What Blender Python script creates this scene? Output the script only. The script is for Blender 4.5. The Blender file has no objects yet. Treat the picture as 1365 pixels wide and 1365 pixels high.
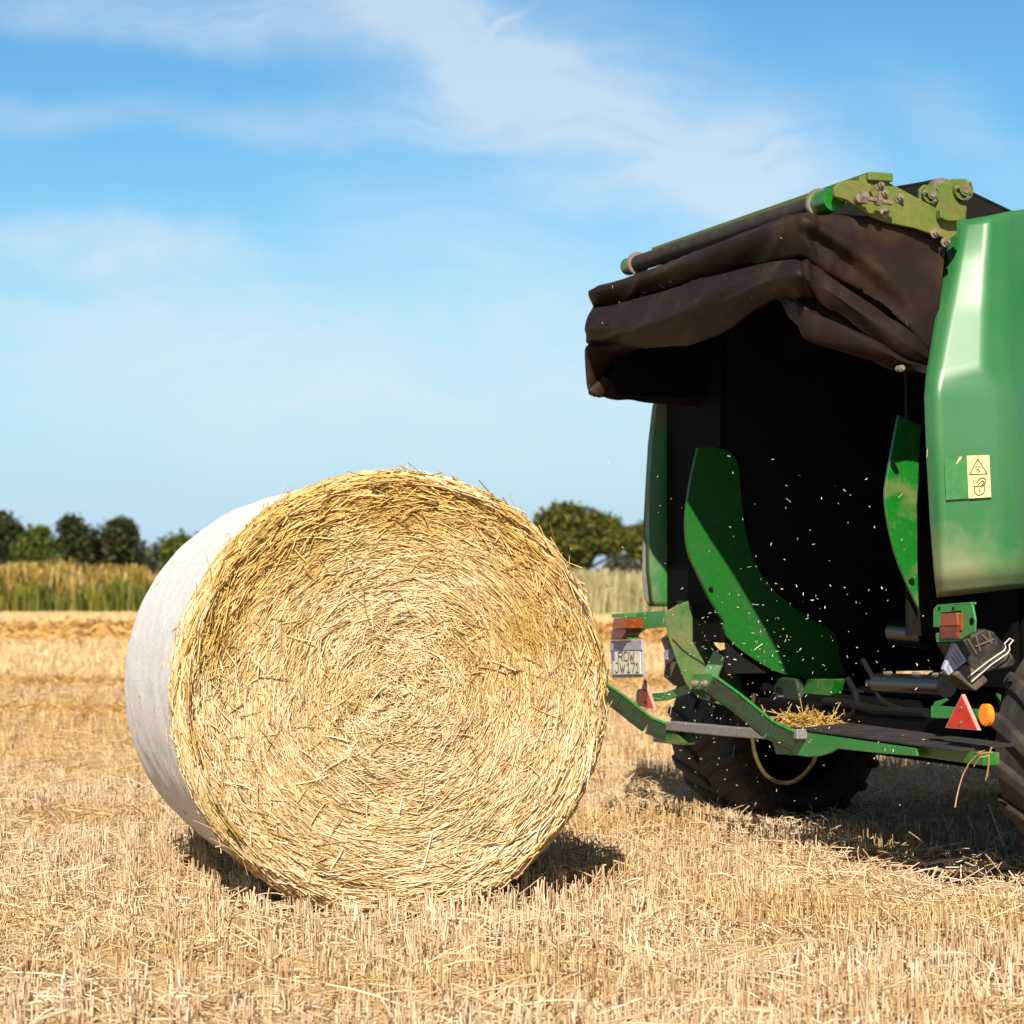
import bpy, bmesh, math, random
import numpy as np
from mathutils import Vector, Matrix

random.seed(7)
rng = np.random.default_rng(11)
scene = bpy.context.scene
COL = scene.collection
R_ = math.radians

# ------------------------------------------------------------------ camera
FPX = 3200.0                      # focal length in pixels of the 1365 px photograph
CAM_H = 1.0
PITCH = math.atan((782.0 - 682.5) / FPX)
cam_d = bpy.data.cameras.new('camera')
cam_d.sensor_width = 36.0
cam_d.lens = 36.0 * FPX / 1365.0
cam_d.clip_start = 0.1
cam_d.clip_end = 5000
cam = bpy.data.objects.new('camera', cam_d)
COL.objects.link(cam)
cam.location = (0, 0, CAM_H)
cam.rotation_euler = (math.pi / 2 + PITCH, 0, 0)
scene.camera = cam
cam_d.dof.use_dof = True
cam_d.dof.focus_distance = 7.6
cam_d.dof.aperture_fstop = 5.6

# measuring: a pixel of the photograph seen as a ray, cut with a real plane of the machine
C0 = np.array([0, 0, CAM_H])
FW = np.array([0, math.cos(PITCH), math.sin(PITCH)])
UP = np.array([0, -math.sin(PITCH), math.cos(PITCH)])
RT = np.array([1.0, 0, 0])
def ray(x, y):
    return FW + RT * (x - 682.5) / FPX - UP * (y - 682.5) / FPX
def at_d(x, y, d):
    r = ray(x, y)
    return C0 + r * (d / r[1])

# machine frame: T points to the near side, F forward (direction of travel)
PHI = math.atan(1137.0 / FPX)
T = np.array([math.sin(PHI), -math.cos(PHI), 0])
F = np.array([math.cos(PHI), math.sin(PHI), 0])
Z = np.array([0, 0, 1.0])
O = np.array([0.583, 9.93, 0])
def P(u, v, z):
    return O + T * u + F * v + Z * z
def on_u(x, y, u):
    r = ray(x, y)
    s = (u - np.dot(C0 - O, T)) / np.dot(r, T)
    return C0 + r * s
def on_v(x, y, v):
    r = ray(x, y)
    s = (v - np.dot(C0 - O, F)) / np.dot(r, F)
    return C0 + r * s
def on_z(x, y, z):
    r = ray(x, y)
    return C0 + r * ((z - CAM_H) / r[2])
def loc(p):
    d = np.asarray(p) - O
    return float(np.dot(d, T)), float(np.dot(d, F)), float(d[2])

# ------------------------------------------------------------------ nodes
def new_mat(name):
    m = bpy.data.materials.new(name)
    m.use_nodes = True
    nt = m.node_tree
    b = nt.nodes['Principled BSDF']
    return m, nt, b
def N(nt, kind, **kw):
    n = nt.nodes.new(kind)
    for k, v in kw.items():
        setattr(n, k, v)
    return n
def ramp(nt, fac, stops, interp='LINEAR'):
    r = N(nt, 'ShaderNodeValToRGB')
    r.color_ramp.interpolation = interp
    el = r.color_ramp.elements
    while len(el) < len(stops):
        el.new(0.5)
    for e, (p, c) in zip(el, stops):
        e.position = p
        e.color = (*c, 1) if len(c) == 3 else c
    nt.links.new(fac, r.inputs[0])
    return r.outputs[0]
def noise(nt, vec, scale, detail=4, rough=0.55, dist=0.0):
    n = N(nt, 'ShaderNodeTexNoise')
    n.inputs['Scale'].default_value = scale
    n.inputs['Detail'].default_value = detail
    n.inputs['Roughness'].default_value = rough
    n.inputs['Distortion'].default_value = dist
    if vec is not None:
        nt.links.new(vec, n.inputs['Vector'])
    return n.outputs['Fac']
def mixc(nt, fac, a, b):
    m = N(nt, 'ShaderNodeMix', data_type='RGBA')
    for s, v in ((0, fac), (6, a), (7, b)):
        if hasattr(v, 'is_linked') or hasattr(v, 'links'):
            nt.links.new(v, m.inputs[s])
        elif s == 0:
            m.inputs[0].default_value = v
        else:
            m.inputs[s].default_value = (*v, 1)
    return m.outputs[2]
def math_(nt, op, a, b=None, clamp=False):
    m = N(nt, 'ShaderNodeMath', operation=op)
    m.use_clamp = clamp
    for i, v in enumerate((a, b)):
        if v is None: continue
        if hasattr(v, 'links'): nt.links.new(v, m.inputs[i])
        else: m.inputs[i].default_value = v
    return m.outputs[0]
def objco(nt, scale=None):
    tc = N(nt, 'ShaderNodeTexCoord').outputs['Object']
    if scale:
        mp = N(nt, 'ShaderNodeMapping')
        mp.inputs['Scale'].default_value = scale
        nt.links.new(tc, mp.inputs['Vector'])
        return mp.outputs[0]
    return tc
def bump(nt, b, h, strength, dist=0.01):
    bp = N(nt, 'ShaderNodeBump')
    bp.inputs['Strength'].default_value = strength
    bp.inputs['Distance'].default_value = dist
    nt.links.new(h, bp.inputs['Height'])
    nt.links.new(bp.outputs[0], b.inputs['Normal'])

def worn(name, base, dirt, lo, hi, scale=6, rough=0.45, metal=0.0, coat=0.0, bmp=0.0, fine=60):
    """a surface with patchy dirt of its own shape"""
    m, nt, b = new_mat(name)
    co = objco(nt)
    f = noise(nt, co, scale, 6, 0.62, 0.3)
    fac = ramp(nt, f, [(lo, (0, 0, 0)), (hi, (1, 1, 1))])
    g = noise(nt, co, fine, 3, 0.6)
    gv = ramp(nt, g, [(0.3, (0.82, 0.82, 0.82)), (0.75, (1.12, 1.12, 1.12))])
    c = mixc(nt, fac, base, dirt)
    mu = N(nt, 'ShaderNodeMix', data_type='RGBA', blend_type='MULTIPLY')
    mu.inputs[0].default_value = 1
    nt.links.new(c, mu.inputs[6]); nt.links.new(gv, mu.inputs[7])
    nt.links.new(mu.outputs[2], b.inputs['Base Color'])
    rr = math_(nt, 'ADD', rough, math_(nt, 'MULTIPLY', fac, 0.35), True)
    nt.links.new(rr, b.inputs['Roughness'])
    b.inputs['Metallic'].default_value = metal
    b.inputs['Coat Weight'].default_value = coat
    b.inputs['Coat Roughness'].default_value = 0.12
    if bmp:
        bump(nt, b, g, bmp, 0.004)
    return m
def plain(name, base, rough=0.5, metal=0.0, spec=0.5):
    m, nt, b = new_mat(name)
    co = objco(nt)
    g = noise(nt, co, 45, 4, 0.6)
    c = ramp(nt, g, [(0.25, tuple(x * 0.75 for x in base)), (0.75, tuple(min(1, x * 1.15) for x in base))])
    nt.links.new(c, b.inputs['Base Color'])
    b.inputs['Roughness'].default_value = rough
    b.inputs['Metallic'].default_value = metal
    b.inputs['Specular IOR Level'].default_value = spec
    return m

def straw_mat(name, stops, rough=0.55, patch=None, patch_scale=3.0, patch_lo=0.45, patch_hi=0.62, transl=0.15, offs=None):
    m, nt, b = new_mat(name)
    g = N(nt, 'ShaderNodeNewGeometry')
    c = ramp(nt, g.outputs['Random Per Island'], stops)
    if patch:
        f = noise(nt, objco(nt), patch_scale, 3, 0.5)
        if offs:
            # more golden straw towards the top of the bale, paler towards the bottom
            sx = N(nt, 'ShaderNodeSeparateXYZ'); nt.links.new(objco(nt), sx.inputs[0])
            f = math_(nt, 'ADD', f, math_(nt, 'MULTIPLY', math_(nt, 'SUBTRACT', sx.outputs[2], 0.88), 0.34))
        fac = ramp(nt, f, [(patch_lo, (0, 0, 0)), (patch_hi, (0.9, 0.9, 0.9))])
        c2 = ramp(nt, g.outputs['Random Per Island'], patch)
        c = mixc(nt, fac, c, c2)
    nt.links.new(c, b.inputs['Base Color'])
    b.inputs['Roughness'].default_value = rough
    b.inputs['Specular IOR Level'].default_value = 0.35
    if transl:
        tr = N(nt, 'ShaderNodeBsdfTranslucent')
        nt.links.new(c, tr.inputs['Color'])
        mx = N(nt, 'ShaderNodeMixShader')
        mx.inputs[0].default_value = transl
        nt.links.new(b.outputs[0], mx.inputs[1]); nt.links.new(tr.outputs[0], mx.inputs[2])
        nt.links.new(mx.outputs[0], nt.nodes['Material Output'].inputs['Surface'])
    return m

GREEN = (0.006, 0.13, 0.012)
M = {}
M['panel'] = None
M['green'] = worn('green_paint', GREEN, (0.15, 0.15, 0.05), 0.5, 0.74, 7, 0.36, coat=0.3)
M['green_clean'] = worn('green_paint_clean', (0.002, 0.098, 0.005), (0.008, 0.065, 0.008), 0.5, 0.8, 5, 0.5)
M['green_dusty'] = worn('green_paint_dusty', (0.03, 0.13, 0.025), (0.16, 0.13, 0.05), 0.34, 0.72, 8, 0.5)
M['green_oily'] = worn('green_paint_top', (0.045, 0.125, 0.008), (0.13, 0.115, 0.020), 0.30, 0.72, 6, 0.42)
M['green_shade_grime'] = worn('shaded_grimy_green', (0.005, 0.028, 0.005), (0.018, 0.016, 0.007), 0.42, 0.66, 12, 0.7)  # shade inside the ramp arms put into the colour, with some grime
M['green_pale'] = worn('green_paint_pale', (0.14, 0.36, 0.17), (0.2, 0.33, 0.17), 0.4, 0.7, 7, 0.35)
M['green_light'] = worn('green_paint_light', (0.025, 0.19, 0.04), (0.08, 0.16, 0.05), 0.5, 0.75, 9, 0.4)
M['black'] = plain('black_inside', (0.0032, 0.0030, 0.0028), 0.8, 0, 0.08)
M['belt'] = worn('belt_rubber', (0.005, 0.0045, 0.004), (0.013, 0.010, 0.008), 0.5, 0.8, 6, 0.75)
M['belt'].node_tree.nodes['Principled BSDF'].inputs['Specular IOR Level'].default_value = 0.2
M['rubber'] = worn('tyre_rubber', (0.018, 0.015, 0.013), (0.06, 0.045, 0.032), 0.42, 0.72, 9, 0.75, bmp=0.3)
M['steel'] = worn('bare_steel', (0.30, 0.25, 0.20), (0.15, 0.10, 0.05), 0.45, 0.7, 30, 0.5, metal=0.6)
M['grey_bar'] = worn('worn_grey_bar', (0.19, 0.17, 0.17), (0.25, 0.2, 0.14), 0.5, 0.8, 20, 0.55, bmp=0.2)
M['black_paint'] = plain('black_gloss', (0.012, 0.012, 0.014), 0.22, 0.0, 0.6)
M['mat'] = worn('rubber_mat', (0.014, 0.010, 0.009), (0.035, 0.024, 0.018), 0.45, 0.75, 14, 0.8)
M['red'] = plain('red_reflector', (0.5, 0.02, 0.012), 0.25)
M['red_edge'] = plain('reflector_rim', (0.48, 0.26, 0.22), 0.35)
M['orange'] = plain('orange_reflector', (0.85, 0.24, 0.015), 0.3)
M['lamp_red'] = worn('lamp_red', (0.11, 0.015, 0.010), (0.20, 0.085, 0.06), 0.45, 0.75, 40, 0.3)
M['lamp_amber'] = worn('lamp_amber', (0.22, 0.042, 0.009), (0.24, 0.10, 0.06), 0.5, 0.8, 40, 0.3)
M['plate'] = plain('plate_white', (0.62, 0.57, 0.45), 0.4)
M['plate_frame'] = plain('plate_frame', (0.3, 0.28, 0.33), 0.5)
M['plate_blue'] = plain('plate_blue', (0.16, 0.1, 0.3), 0.4)
M['ink'] = plain('plate_ink', (0.07, 0.06, 0.05), 0.5)
M['yellow_hose'] = worn('yellow_hose', (0.065, 0.045, 0.005), (0.035, 0.025, 0.010), 0.4, 0.7, 14, 0.6)
M['chock'] = worn('chock_plastic', (0.012, 0.011, 0.01), (0.09, 0.065, 0.04), 0.45, 0.75, 20, 0.5)
M['chock_dusty'] = worn('chock_plastic_dusty', (0.075, 0.052, 0.035), (0.13, 0.1, 0.065), 0.4, 0.7, 20, 0.6)
M['sticker_grey'] = plain('grey_sticker', (0.3, 0.3, 0.4), 0.5)
M['sticker_blue'] = plain('blue_print', (0.1, 0.11, 0.25), 0.5)
M['sticker'] = plain('yellow_sticker', (0.72, 0.52, 0.24), 0.45)
M['sticker_old'] = plain('old_sticker_mark', (0.02, 0.15, 0.035), 0.6)
M['sticker_ink'] = plain('sticker_ink', (0.03, 0.02, 0.012), 0.5)
M['wire'] = plain('wire', (0.75, 0.68, 0.58), 0.3, 0.6)

# near panel: glossy paint with settled dust of its own shape (low, rear corner)
def panel_mat():
    m, nt, b = new_mat('panel_paint')
    co = objco(nt)
    g = noise(nt, co, 5, 5, 0.6, 0.4)
    sp = P(2.3, 0.06, 0.98) - O
    dv = N(nt, 'ShaderNodeVectorMath', operation='DISTANCE')
    mp = N(nt, 'ShaderNodeMapping'); mp.inputs['Scale'].default_value = (0.8, 0.8, 1.5)
    nt.links.new(co, mp.inputs['Vector'])
    nt.links.new(mp.outputs[0], dv.inputs[0])
    dv.inputs[1].default_value = (sp[0] * 0.8, sp[1] * 0.8, sp[2] * 1.5)
    d = math_(nt, 'ADD', dv.outputs['Value'], math_(nt, 'MULTIPLY', math_(nt, 'SUBTRACT', g, 0.5), 0.7))
    fac = ramp(nt, d, [(0.06, (0.72, 0.72, 0.72)), (0.36, (0, 0, 0))])
    g2 = noise(nt, co, 2.2, 4, 0.6)
    film = ramp(nt, g2, [(0.35, (0.15, 0.15, 0.15)), (0.7, (0.6, 0.6, 0.6))])
    c = mixc(nt, film, (0.008, 0.115, 0.022), (0.055, 0.155, 0.07))
    c = mixc(nt, fac, c, (0.21, 0.2, 0.11))
    nt.links.new(c, b.inputs['Base Color'])
    rr = math_(nt, 'ADD', 0.42, math_(nt, 'MULTIPLY', fac, 0.4), True)
    nt.links.new(rr, b.inputs['Roughness'])
    b.inputs['Coat Weight'].default_value = 0.4
    b.inputs['Coat Roughness'].default_value = 0.24
    sc = noise(nt, objco(nt, (3, 3, 40)), 20, 2, 0.5)
    bump(nt, b, sc, 0.02, 0.002)
    return m
M['panel'] = panel_mat()
M['panel_far'] = worn('far_panel_paint', (0.02, 0.14, 0.03), (0.16, 0.14, 0.08), 0.45, 0.7, 5, 0.4)
M['panel_edge'] = worn('far_panel_edge', (0.11, 0.105, 0.1), (0.16, 0.13, 0.08), 0.4, 0.7, 6, 0.5)

def cloth_mat():
    m, nt, b = new_mat('curtain_cloth')
    co = objco(nt)
    f = noise(nt, co, 4, 6, 0.65, 0.6)
    c = ramp(nt, f, [(0.3, (0.009, 0.0045, 0.004)), (0.5, (0.016, 0.0078, 0.0063)), (0.62, (0.030, 0.0155, 0.0085)), (0.76, (0.068, 0.038, 0.015))])
    nt.links.new(c, b.inputs['Base Color'])
    b.inputs['Roughness'].default_value = 0.62
    b.inputs['Specular IOR Level'].default_value = 0.2
    b.inputs['Sheen Weight'].default_value = 0.0
    b.inputs['Sheen Roughness'].default_value = 0.5
    g = noise(nt, co, 220, 3, 0.6)
    w = noise(nt, co, 16, 4, 0.5, 0.8)
    h = math_(nt, 'ADD', math_(nt, 'MULTIPLY', g, 0.12), w)
    bump(nt, b, h, 0.12, 0.012)
    return m
M['cloth'] = cloth_mat()

# ------------------------------------------------------------------ mesh building
def tag(o, label=None, cat=None, group=None, kind=None):
    if label: o['label'] = label
    if cat: o['category'] = cat
    if group: o['group'] = group
    if kind: o['kind'] = kind
    return o
def empty(name, where, label, cat, rotz=0.0):
    o = bpy.data.objects.new(name, None)
    o.empty_display_size = 0.2
    COL.objects.link(o)
    o.location = tuple(float(x) for x in where)
    o.rotation_euler = (0, 0, rotz)
    return tag(o, label, cat)

class MB:
    def __init__(s):
        s.v = []; s.f = []; s.m = []
    def add(s, verts, faces, mi=0):
        n = len(s.v)
        s.v += [tuple(float(c) for c in p) for p in verts]
        s.f += [tuple(i + n for i in f) for f in faces]
        s.m += [mi] * len(faces)
    def prism(s, poly, off, mi=0):
        n = len(poly)
        a = [np.asarray(p) for p in poly]; b = [p + off for p in a]
        fs = [tuple(range(n)), tuple(range(2 * n - 1, n - 1, -1))]
        fs += [(i, i + n, (i + 1) % n + n, (i + 1) % n) for i in range(n)]
        s.add(a + b, fs, mi)
    def box(s, c, ex, ey, ez, mi=0):
        c, ex, ey, ez = map(np.asarray, (c, ex, ey, ez))
        vs = [c + i * ex + j * ey + k * ez for i in (-1, 1) for j in (-1, 1) for k in (-1, 1)]
        s.add(vs, [(0, 1, 3, 2), (4, 6, 7, 5), (0, 4, 5, 1), (2, 3, 7, 6), (0, 2, 6, 4), (1, 5, 7, 3)], mi)
    def tube(s, path, r, n=10, mi=0, caps=True):
        path = [np.asarray(p, float) for p in path]
        rs = r if hasattr(r, '__len__') else [r] * len(path)
        rings = []
        prev = None
        for i, p in enumerate(path):
            tg = path[min(i + 1, len(path) - 1)] - path[max(i - 1, 0)]
            tg /= np.linalg.norm(tg) + 1e-12
            if prev is None:
                a = np.cross(tg, [0, 0, 1.0])
                if np.linalg.norm(a) < 1e-3: a = np.cross(tg, [1.0, 0, 0])
            else:
                a = prev - tg * np.dot(prev, tg)
            a /= np.linalg.norm(a); prev = a
            b = np.cross(tg, a)
            rings.append([p + rs[i] * (math.cos(k * 2 * math.pi / n) * a + math.sin(k * 2 * math.pi / n) * b) for k in range(n)])
        vs = [q for rg in rings for q in rg]
        fs = []
        for i in range(len(path) - 1):
            for k in range(n):
                fs.append((i * n + k, i * n + (k + 1) % n, (i + 1) * n + (k + 1) % n, (i + 1) * n + k))
        if caps:
            fs.append(tuple(range(n - 1, -1, -1)))
            fs.append(tuple((len(path) - 1) * n + k for k in range(n)))
        s.add(vs, fs, mi)
    def bolt(s, p, d, r=0.012, l=0.014, mi=0):
        d = np.asarray(d, float); d = d / np.linalg.norm(d)
        p = np.asarray(p)
        s.tube([p - d * 0.002, p + d * 0.004], r * 1.5, 14, mi)
        s.tube([p + d * 0.004, p + d * (0.004 + l)], r, 6, mi)
        s.tube([p + d * (0.004 + l), p + d * (0.008 + 1.6 * l)], r * 0.55, 8, mi)
    def grid(s, rows, mi=0):
        n = len(rows[0])
        vs = [p for r in rows for p in r]
        fs = [(i * n + j, i * n + j + 1, (i + 1) * n + j + 1, (i + 1) * n + j) for i in range(len(rows) - 1) for j in range(n - 1)]
        s.add(vs, fs, mi)
    def build(s, name, mats, parent=None, origin=None, smooth=False, bevel=0.0, solid=0.0, angle=35):
        if origin is None: origin = ORG
        o_ = np.asarray(origin, float)
        me = bpy.data.meshes.new(name)
        me.from_pydata([tuple(np.asarray(p) - o_) for p in s.v], [], s.f)
        if not isinstance(mats, (list, tuple)): mats = [mats]
        for m in mats: me.materials.append(m)
        for p, i in zip(me.polygons, s.m): p.material_index = i
        bm = bmesh.new(); bm.from_mesh(me)
        bmesh.ops.recalc_face_normals(bm, faces=bm.faces)
        bm.to_mesh(me); bm.free()
        if smooth:
            me.polygons.foreach_set('use_smooth', [True] * len(me.polygons))
            me.set_sharp_from_angle(angle=R_(angle))
        ob = bpy.data.objects.new(name, me)
        COL.objects.link(ob)
        if parent is None:
            ob.location = tuple(o_)
        else:
            ob.parent = parent
        if solid:
            md = ob.modifiers.new('solid', 'SOLIDIFY'); md.thickness = solid; md.offset = 0
        if bevel:
            md = ob.modifiers.new('bevel', 'BEVEL'); md.width = bevel; md.segments = 2
            md.limit_method = 'ANGLE'; md.angle_limit = R_(30); md.harden_normals = False
        return ob
ORG = O

def catmull(pts, n, closed=False):
    pts = [np.asarray(p, float) for p in pts]
    m = len(pts); out = []
    segs = m if closed else m - 1
    for i in range(segs):
        if closed:
            a, b, c, d = pts[(i - 1) % m], pts[i], pts[(i + 1) % m], pts[(i + 2) % m]
        else:
            a, b, c, d = pts[max(i - 1, 0)], pts[i], pts[i + 1], pts[min(i + 2, m - 1)]
        for k in range(n):
            t = k / n
            out.append(0.5 * (2 * b + (c - a) * t + (2 * a - 5 * b + 4 * c - d) * t * t + (3 * b - a - 3 * c + d) * t ** 3))
    if not closed: out.append(pts[-1])
    return out

def strands_mesh(name, Pts, W, mat, parent=None, origin=(0, 0, 0), flat=False):
    """Pts (n,k,3) centre lines, W (n,) widths -> one mesh of 3-sided stalks (or flat blades)"""
    n, k, _ = Pts.shape
    Pts = Pts - np.asarray(origin)
    tg = np.empty_like(Pts)
    tg[:, 1:-1] = Pts[:, 2:] - Pts[:, :-2]
    tg[:, 0] = Pts[:, 1] - Pts[:, 0]; tg[:, -1] = Pts[:, -1] - Pts[:, -2]
    tg /= np.linalg.norm(tg, axis=2, keepdims=True) + 1e-9
    ref = rng.normal(size=(n, 1, 3))
    a = np.cross(tg, ref); a /= np.linalg.norm(a, axis=2, keepdims=True) + 1e-9
    b = np.cross(tg, a)
    w = W.reshape(n, 1, 1) * 0.5
    if flat:
        V = np.stack([Pts - a * w, Pts + a * w], axis=2); s = 2
    else:
        c3, s3 = -0.5, 0.866
        V = np.stack([Pts + a * w, Pts + (c3 * a + s3 * b) * w, Pts + (c3 * a - s3 * b) * w], axis=2); s = 3
    verts = V.reshape(-1, 3)
    base = (np.arange(n) * k * s).reshape(n, 1, 1)
    ii = np.arange(k - 1).reshape(1, k - 1, 1) * s
    if flat:
        j0 = np.zeros(1, int); j1 = np.ones(1, int)
    else:
        j0 = np.arange(3); j1 = np.array([1, 2, 0])
    q = np.stack([base + ii + j0, base + ii + j1, base + ii + s + j1, base + ii + s + j0], axis=-1).reshape(-1, 4)
    me = bpy.data.meshes.new(name)
    me.vertices.add(len(verts)); me.vertices.foreach_set('co', verts.astype(np.float32).ravel())
    me.loops.add(q.size); me.loops.foreach_set('vertex_index', q.astype(np.int32).ravel())
    me.polygons.add(len(q))
    me.polygons.foreach_set('loop_start', np.arange(0, q.size, 4, dtype=np.int32))
    me.update(calc_edges=True)
    me.materials.append(mat)
    o = bpy.data.objects.new(name, me)
    COL.objects.link(o)
    if parent is not None: o.parent = parent
    else: o.location = tuple(origin)
    return o

def vnoise(x, y, seed=0):
    """cheap smooth 2-D value noise in numpy, 0..1"""
    xi = np.floor(x).astype(np.int64); yi = np.floor(y).astype(np.int64)
    fx = x - xi; fy = y - yi
    fx = fx * fx * (3 - 2 * fx); fy = fy * fy * (3 - 2 * fy)
    def hsh(a, b):
        h = (a * 374761393 + b * 668265263 + seed * 974711) & 0x7fffffff
        h = ((h ^ (h >> 13)) * 1274126177) & 0x7fffffff
        return (h & 0xffff) / 65535.0
    return (hsh(xi, yi) * (1 - fx) + hsh(xi + 1, yi) * fx) * (1 - fy) + (hsh(xi, yi + 1) * (1 - fx) + hsh(xi + 1, yi + 1) * fx) * fy

# ------------------------------------------------------------------ world and sun
SUN_TRAVEL = np.array([0.15, 1.36, -1.0]); SUN_TRAVEL /= np.linalg.norm(SUN_TRAVEL)
sun_el = math.asin(-SUN_TRAVEL[2])
to_sun = -SUN_TRAVEL
sun_az = math.atan2(to_sun[0], to_sun[1])
sd = bpy.data.lights.new('sun', 'SUN'); sd.energy = 4.7; sd.angle = R_(0.5); sd.color = (1.0, 0.91, 0.78)
sun = bpy.data.objects.new('sun', sd); COL.objects.link(sun)
sun.location = (0, -5, 20)
sun.rotation_euler = Vector(SUN_TRAVEL).to_track_quat('-Z', 'Y').to_euler()

def build_world():
    w = bpy.data.worlds.new('World'); scene.world = w; w.use_nodes = True
    nt = w.node_tree
    bg = nt.nodes['Background']
    sky = N(nt, 'ShaderNodeTexSky', sky_type='NISHITA')
    sky.sun_disc = False
    sky.sun_elevation = sun_el; sky.sun_rotation = sun_az
    sky.altitude = 0; sky.air_density = 1.0; sky.dust_density = 0.4; sky.ozone_density = 2.0
    g = N(nt, 'ShaderNodeNewGeometry')
    tc = N(nt, 'ShaderNodeTexCoord').outputs['Generated']
    sx = N(nt, 'ShaderNodeSeparateXYZ'); nt.links.new(tc, sx.inputs[0])
    ay = math_(nt, 'MAXIMUM', math_(nt, 'ABSOLUTE', sx.outputs[1]), 0.08)
    cx = math_(nt, 'MULTIPLY', math_(nt, 'DIVIDE', sx.outputs[0], ay), 3.2)
    cy = math_(nt, 'MULTIPLY', math_(nt, 'DIVIDE', sx.outputs[2], ay), 3.2)
    cmb = N(nt, 'ShaderNodeCombineXYZ'); nt.links.new(cx, cmb.inputs[0]); nt.links.new(cy, cmb.inputs[1])
    pos = cmb.outputs[0]
    # domain warp
    wn = N(nt, 'ShaderNodeTexNoise'); wn.inputs['Scale'].default_value = 2.6; wn.inputs['Detail'].default_value = 5
    nt.links.new(pos, wn.inputs['Vector'])
    wv = N(nt, 'ShaderNodeVectorMath', operation='SUBTRACT'); nt.links.new(wn.outputs['Color'], wv.inputs[0]); wv.inputs[1].default_value = (0.5, 0.5, 0.5)
    ws = N(nt, 'ShaderNodeVectorMath', operation='SCALE'); nt.links.new(wv.outputs[0], ws.inputs[0]); ws.inputs['Scale'].default_value = 0.22
    wa = N(nt, 'ShaderNodeVectorMath', operation='ADD'); nt.links.new(pos, wa.inputs[0]); nt.links.new(ws.outputs[0], wa.inputs[1])
    wpos = wa.outputs[0]
    def blob(c, ax, ang, amp, hard=1.0):
        mp = N(nt, 'ShaderNodeMapping', vector_type='TEXTURE')
        mp.inputs['Location'].default_value = (c[0], c[1], 0)
        mp.inputs['Rotation'].default_value = (0, 0, R_(ang))
        mp.inputs['Scale'].default_value = (ax[0], ax[1], 1)
        nt.links.new(wpos, mp.inputs['Vector'])
        ln = N(nt, 'ShaderNodeVectorMath', operation='LENGTH'); nt.links.new(mp.outputs[0], ln.inputs[0])
        mr = N(nt, 'ShaderNodeMapRange', interpolation_type='SMOOTHERSTEP')
        mr.inputs['From Min'].default_value = 0.0; mr.inputs['From Max'].default_value = 1.0
        mr.inputs['To Min'].default_value = amp; mr.inputs['To Max'].default_value = 0
        nt.links.new(ln.outputs['Value'], mr.inputs['Value'])
        return mr.outputs[0]
    B = [((-0.45, 0.775), (0.5, 0.085), -3, 0.95), ((-0.05, 0.72), (0.42, 0.085), -22, 0.85),
         ((0.14, 0.61), (0.62, 0.25), -22, 0.85), ((-0.22, 0.63), (0.50, 0.07), 3, 0.6),
         ((0.32, 0.53), (0.34, 0.13), -30, 0.7), ((-0.58, 0.445), (0.36, 0.05), -5, 0.75),
         ((-0.45, 0.33), (0.75, 0.2), -8, 0.8), ((0.0, 0.40), (0.5, 0.16), -24, 0.6), ((0.0, 0.24), (0.9, 0.2), -3, 0.5),
         ((-0.02, 0.735), (0.1, 0.012), 42, 0.55), ((0.6, 0.62), (0.3, 0.12), -30, 0.35), ((-0.7, 0.62), (0.3, 0.06), 0, 0.4)]
    tot = None
    for b in B:
        o = blob(*b)
        tot = o if tot is None else math_(nt, 'ADD', tot, o)
    mp = N(nt, 'ShaderNodeMapping'); mp.inputs['Rotation'].default_value = (0, 0, R_(16)); mp.inputs['Scale'].default_value = (1.6, 7.5, 1)
    nt.links.new(wpos, mp.inputs['Vector'])
    f1 = noise(nt, mp.outputs[0], 2.0, 8, 0.62, 0.5)
    f2 = noise(nt, wpos, 5.0, 7, 0.6, 0.2)
    tex = math_(nt, 'ADD', math_(nt, 'MULTIPLY', f1, 1.9), math_(nt, 'MULTIPLY', f2, 0.75))
    tex = math_(nt, 'SUBTRACT', tex, 0.58)
    cov = math_(nt, 'MULTIPLY', tot, tex, True)
    cov = math_(nt, 'MULTIPLY', cov, 0.66)
    hs = N(nt, 'ShaderNodeHueSaturation'); hs.inputs['Hue'].default_value = SKY_HUE
    hs.inputs['Saturation'].default_value = SKY_SAT; hs.inputs['Value'].default_value = SKY_VAL
    nt.links.new(sky.outputs[0], hs.inputs['Color'])
    tn = N(nt, 'ShaderNodeMix', data_type='RGBA', blend_type='MULTIPLY'); tn.inputs[0].default_value = 1
    nt.links.new(hs.outputs[0], tn.inputs[6]); tn.inputs[7].default_value = (0.70, 1.06, 1.10, 1)
    hz = N(nt, 'ShaderNodeMapRange', interpolation_type='SMOOTHSTEP')
    hz.inputs['From Min'].default_value = 0.0; hz.inputs['From Max'].default_value = 0.19
    hz.inputs['To Min'].default_value = 0.95; hz.inputs['To Max'].default_value = 0.0
    nt.links.new(math_(nt, 'ABSOLUTE', sx.outputs[2]), hz.inputs['Value'])
    base = mixc(nt, hz.outputs[0], tn.outputs[2], HORIZON)
    c = mixc(nt, cov, base, CLOUD)
    hv = N(nt, 'ShaderNodeMapRange', interpolation_type='SMOOTHSTEP')
    hv.inputs['From Min'].default_value = 0.27; hv.inputs['From Max'].default_value = 0.5
    hv.inputs['To Min'].default_value = 0.0; hv.inputs['To Max'].default_value = 0.75
    nt.links.new(math_(nt, 'ABSOLUTE', sx.outputs[2]), hv.inputs['Value'])
    added_veil = ramp(nt, f2, [(0.3, (0.10, 0.11, 0.125)), (0.7, (0.20, 0.20, 0.205))])  # grey veil added above the view to neutralise the blue shadows
    vs_ = N(nt, 'ShaderNodeVectorMath', operation='SCALE'); nt.links.new(added_veil, vs_.inputs[0]); vs_.inputs['Scale'].default_value = 9.0
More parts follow.
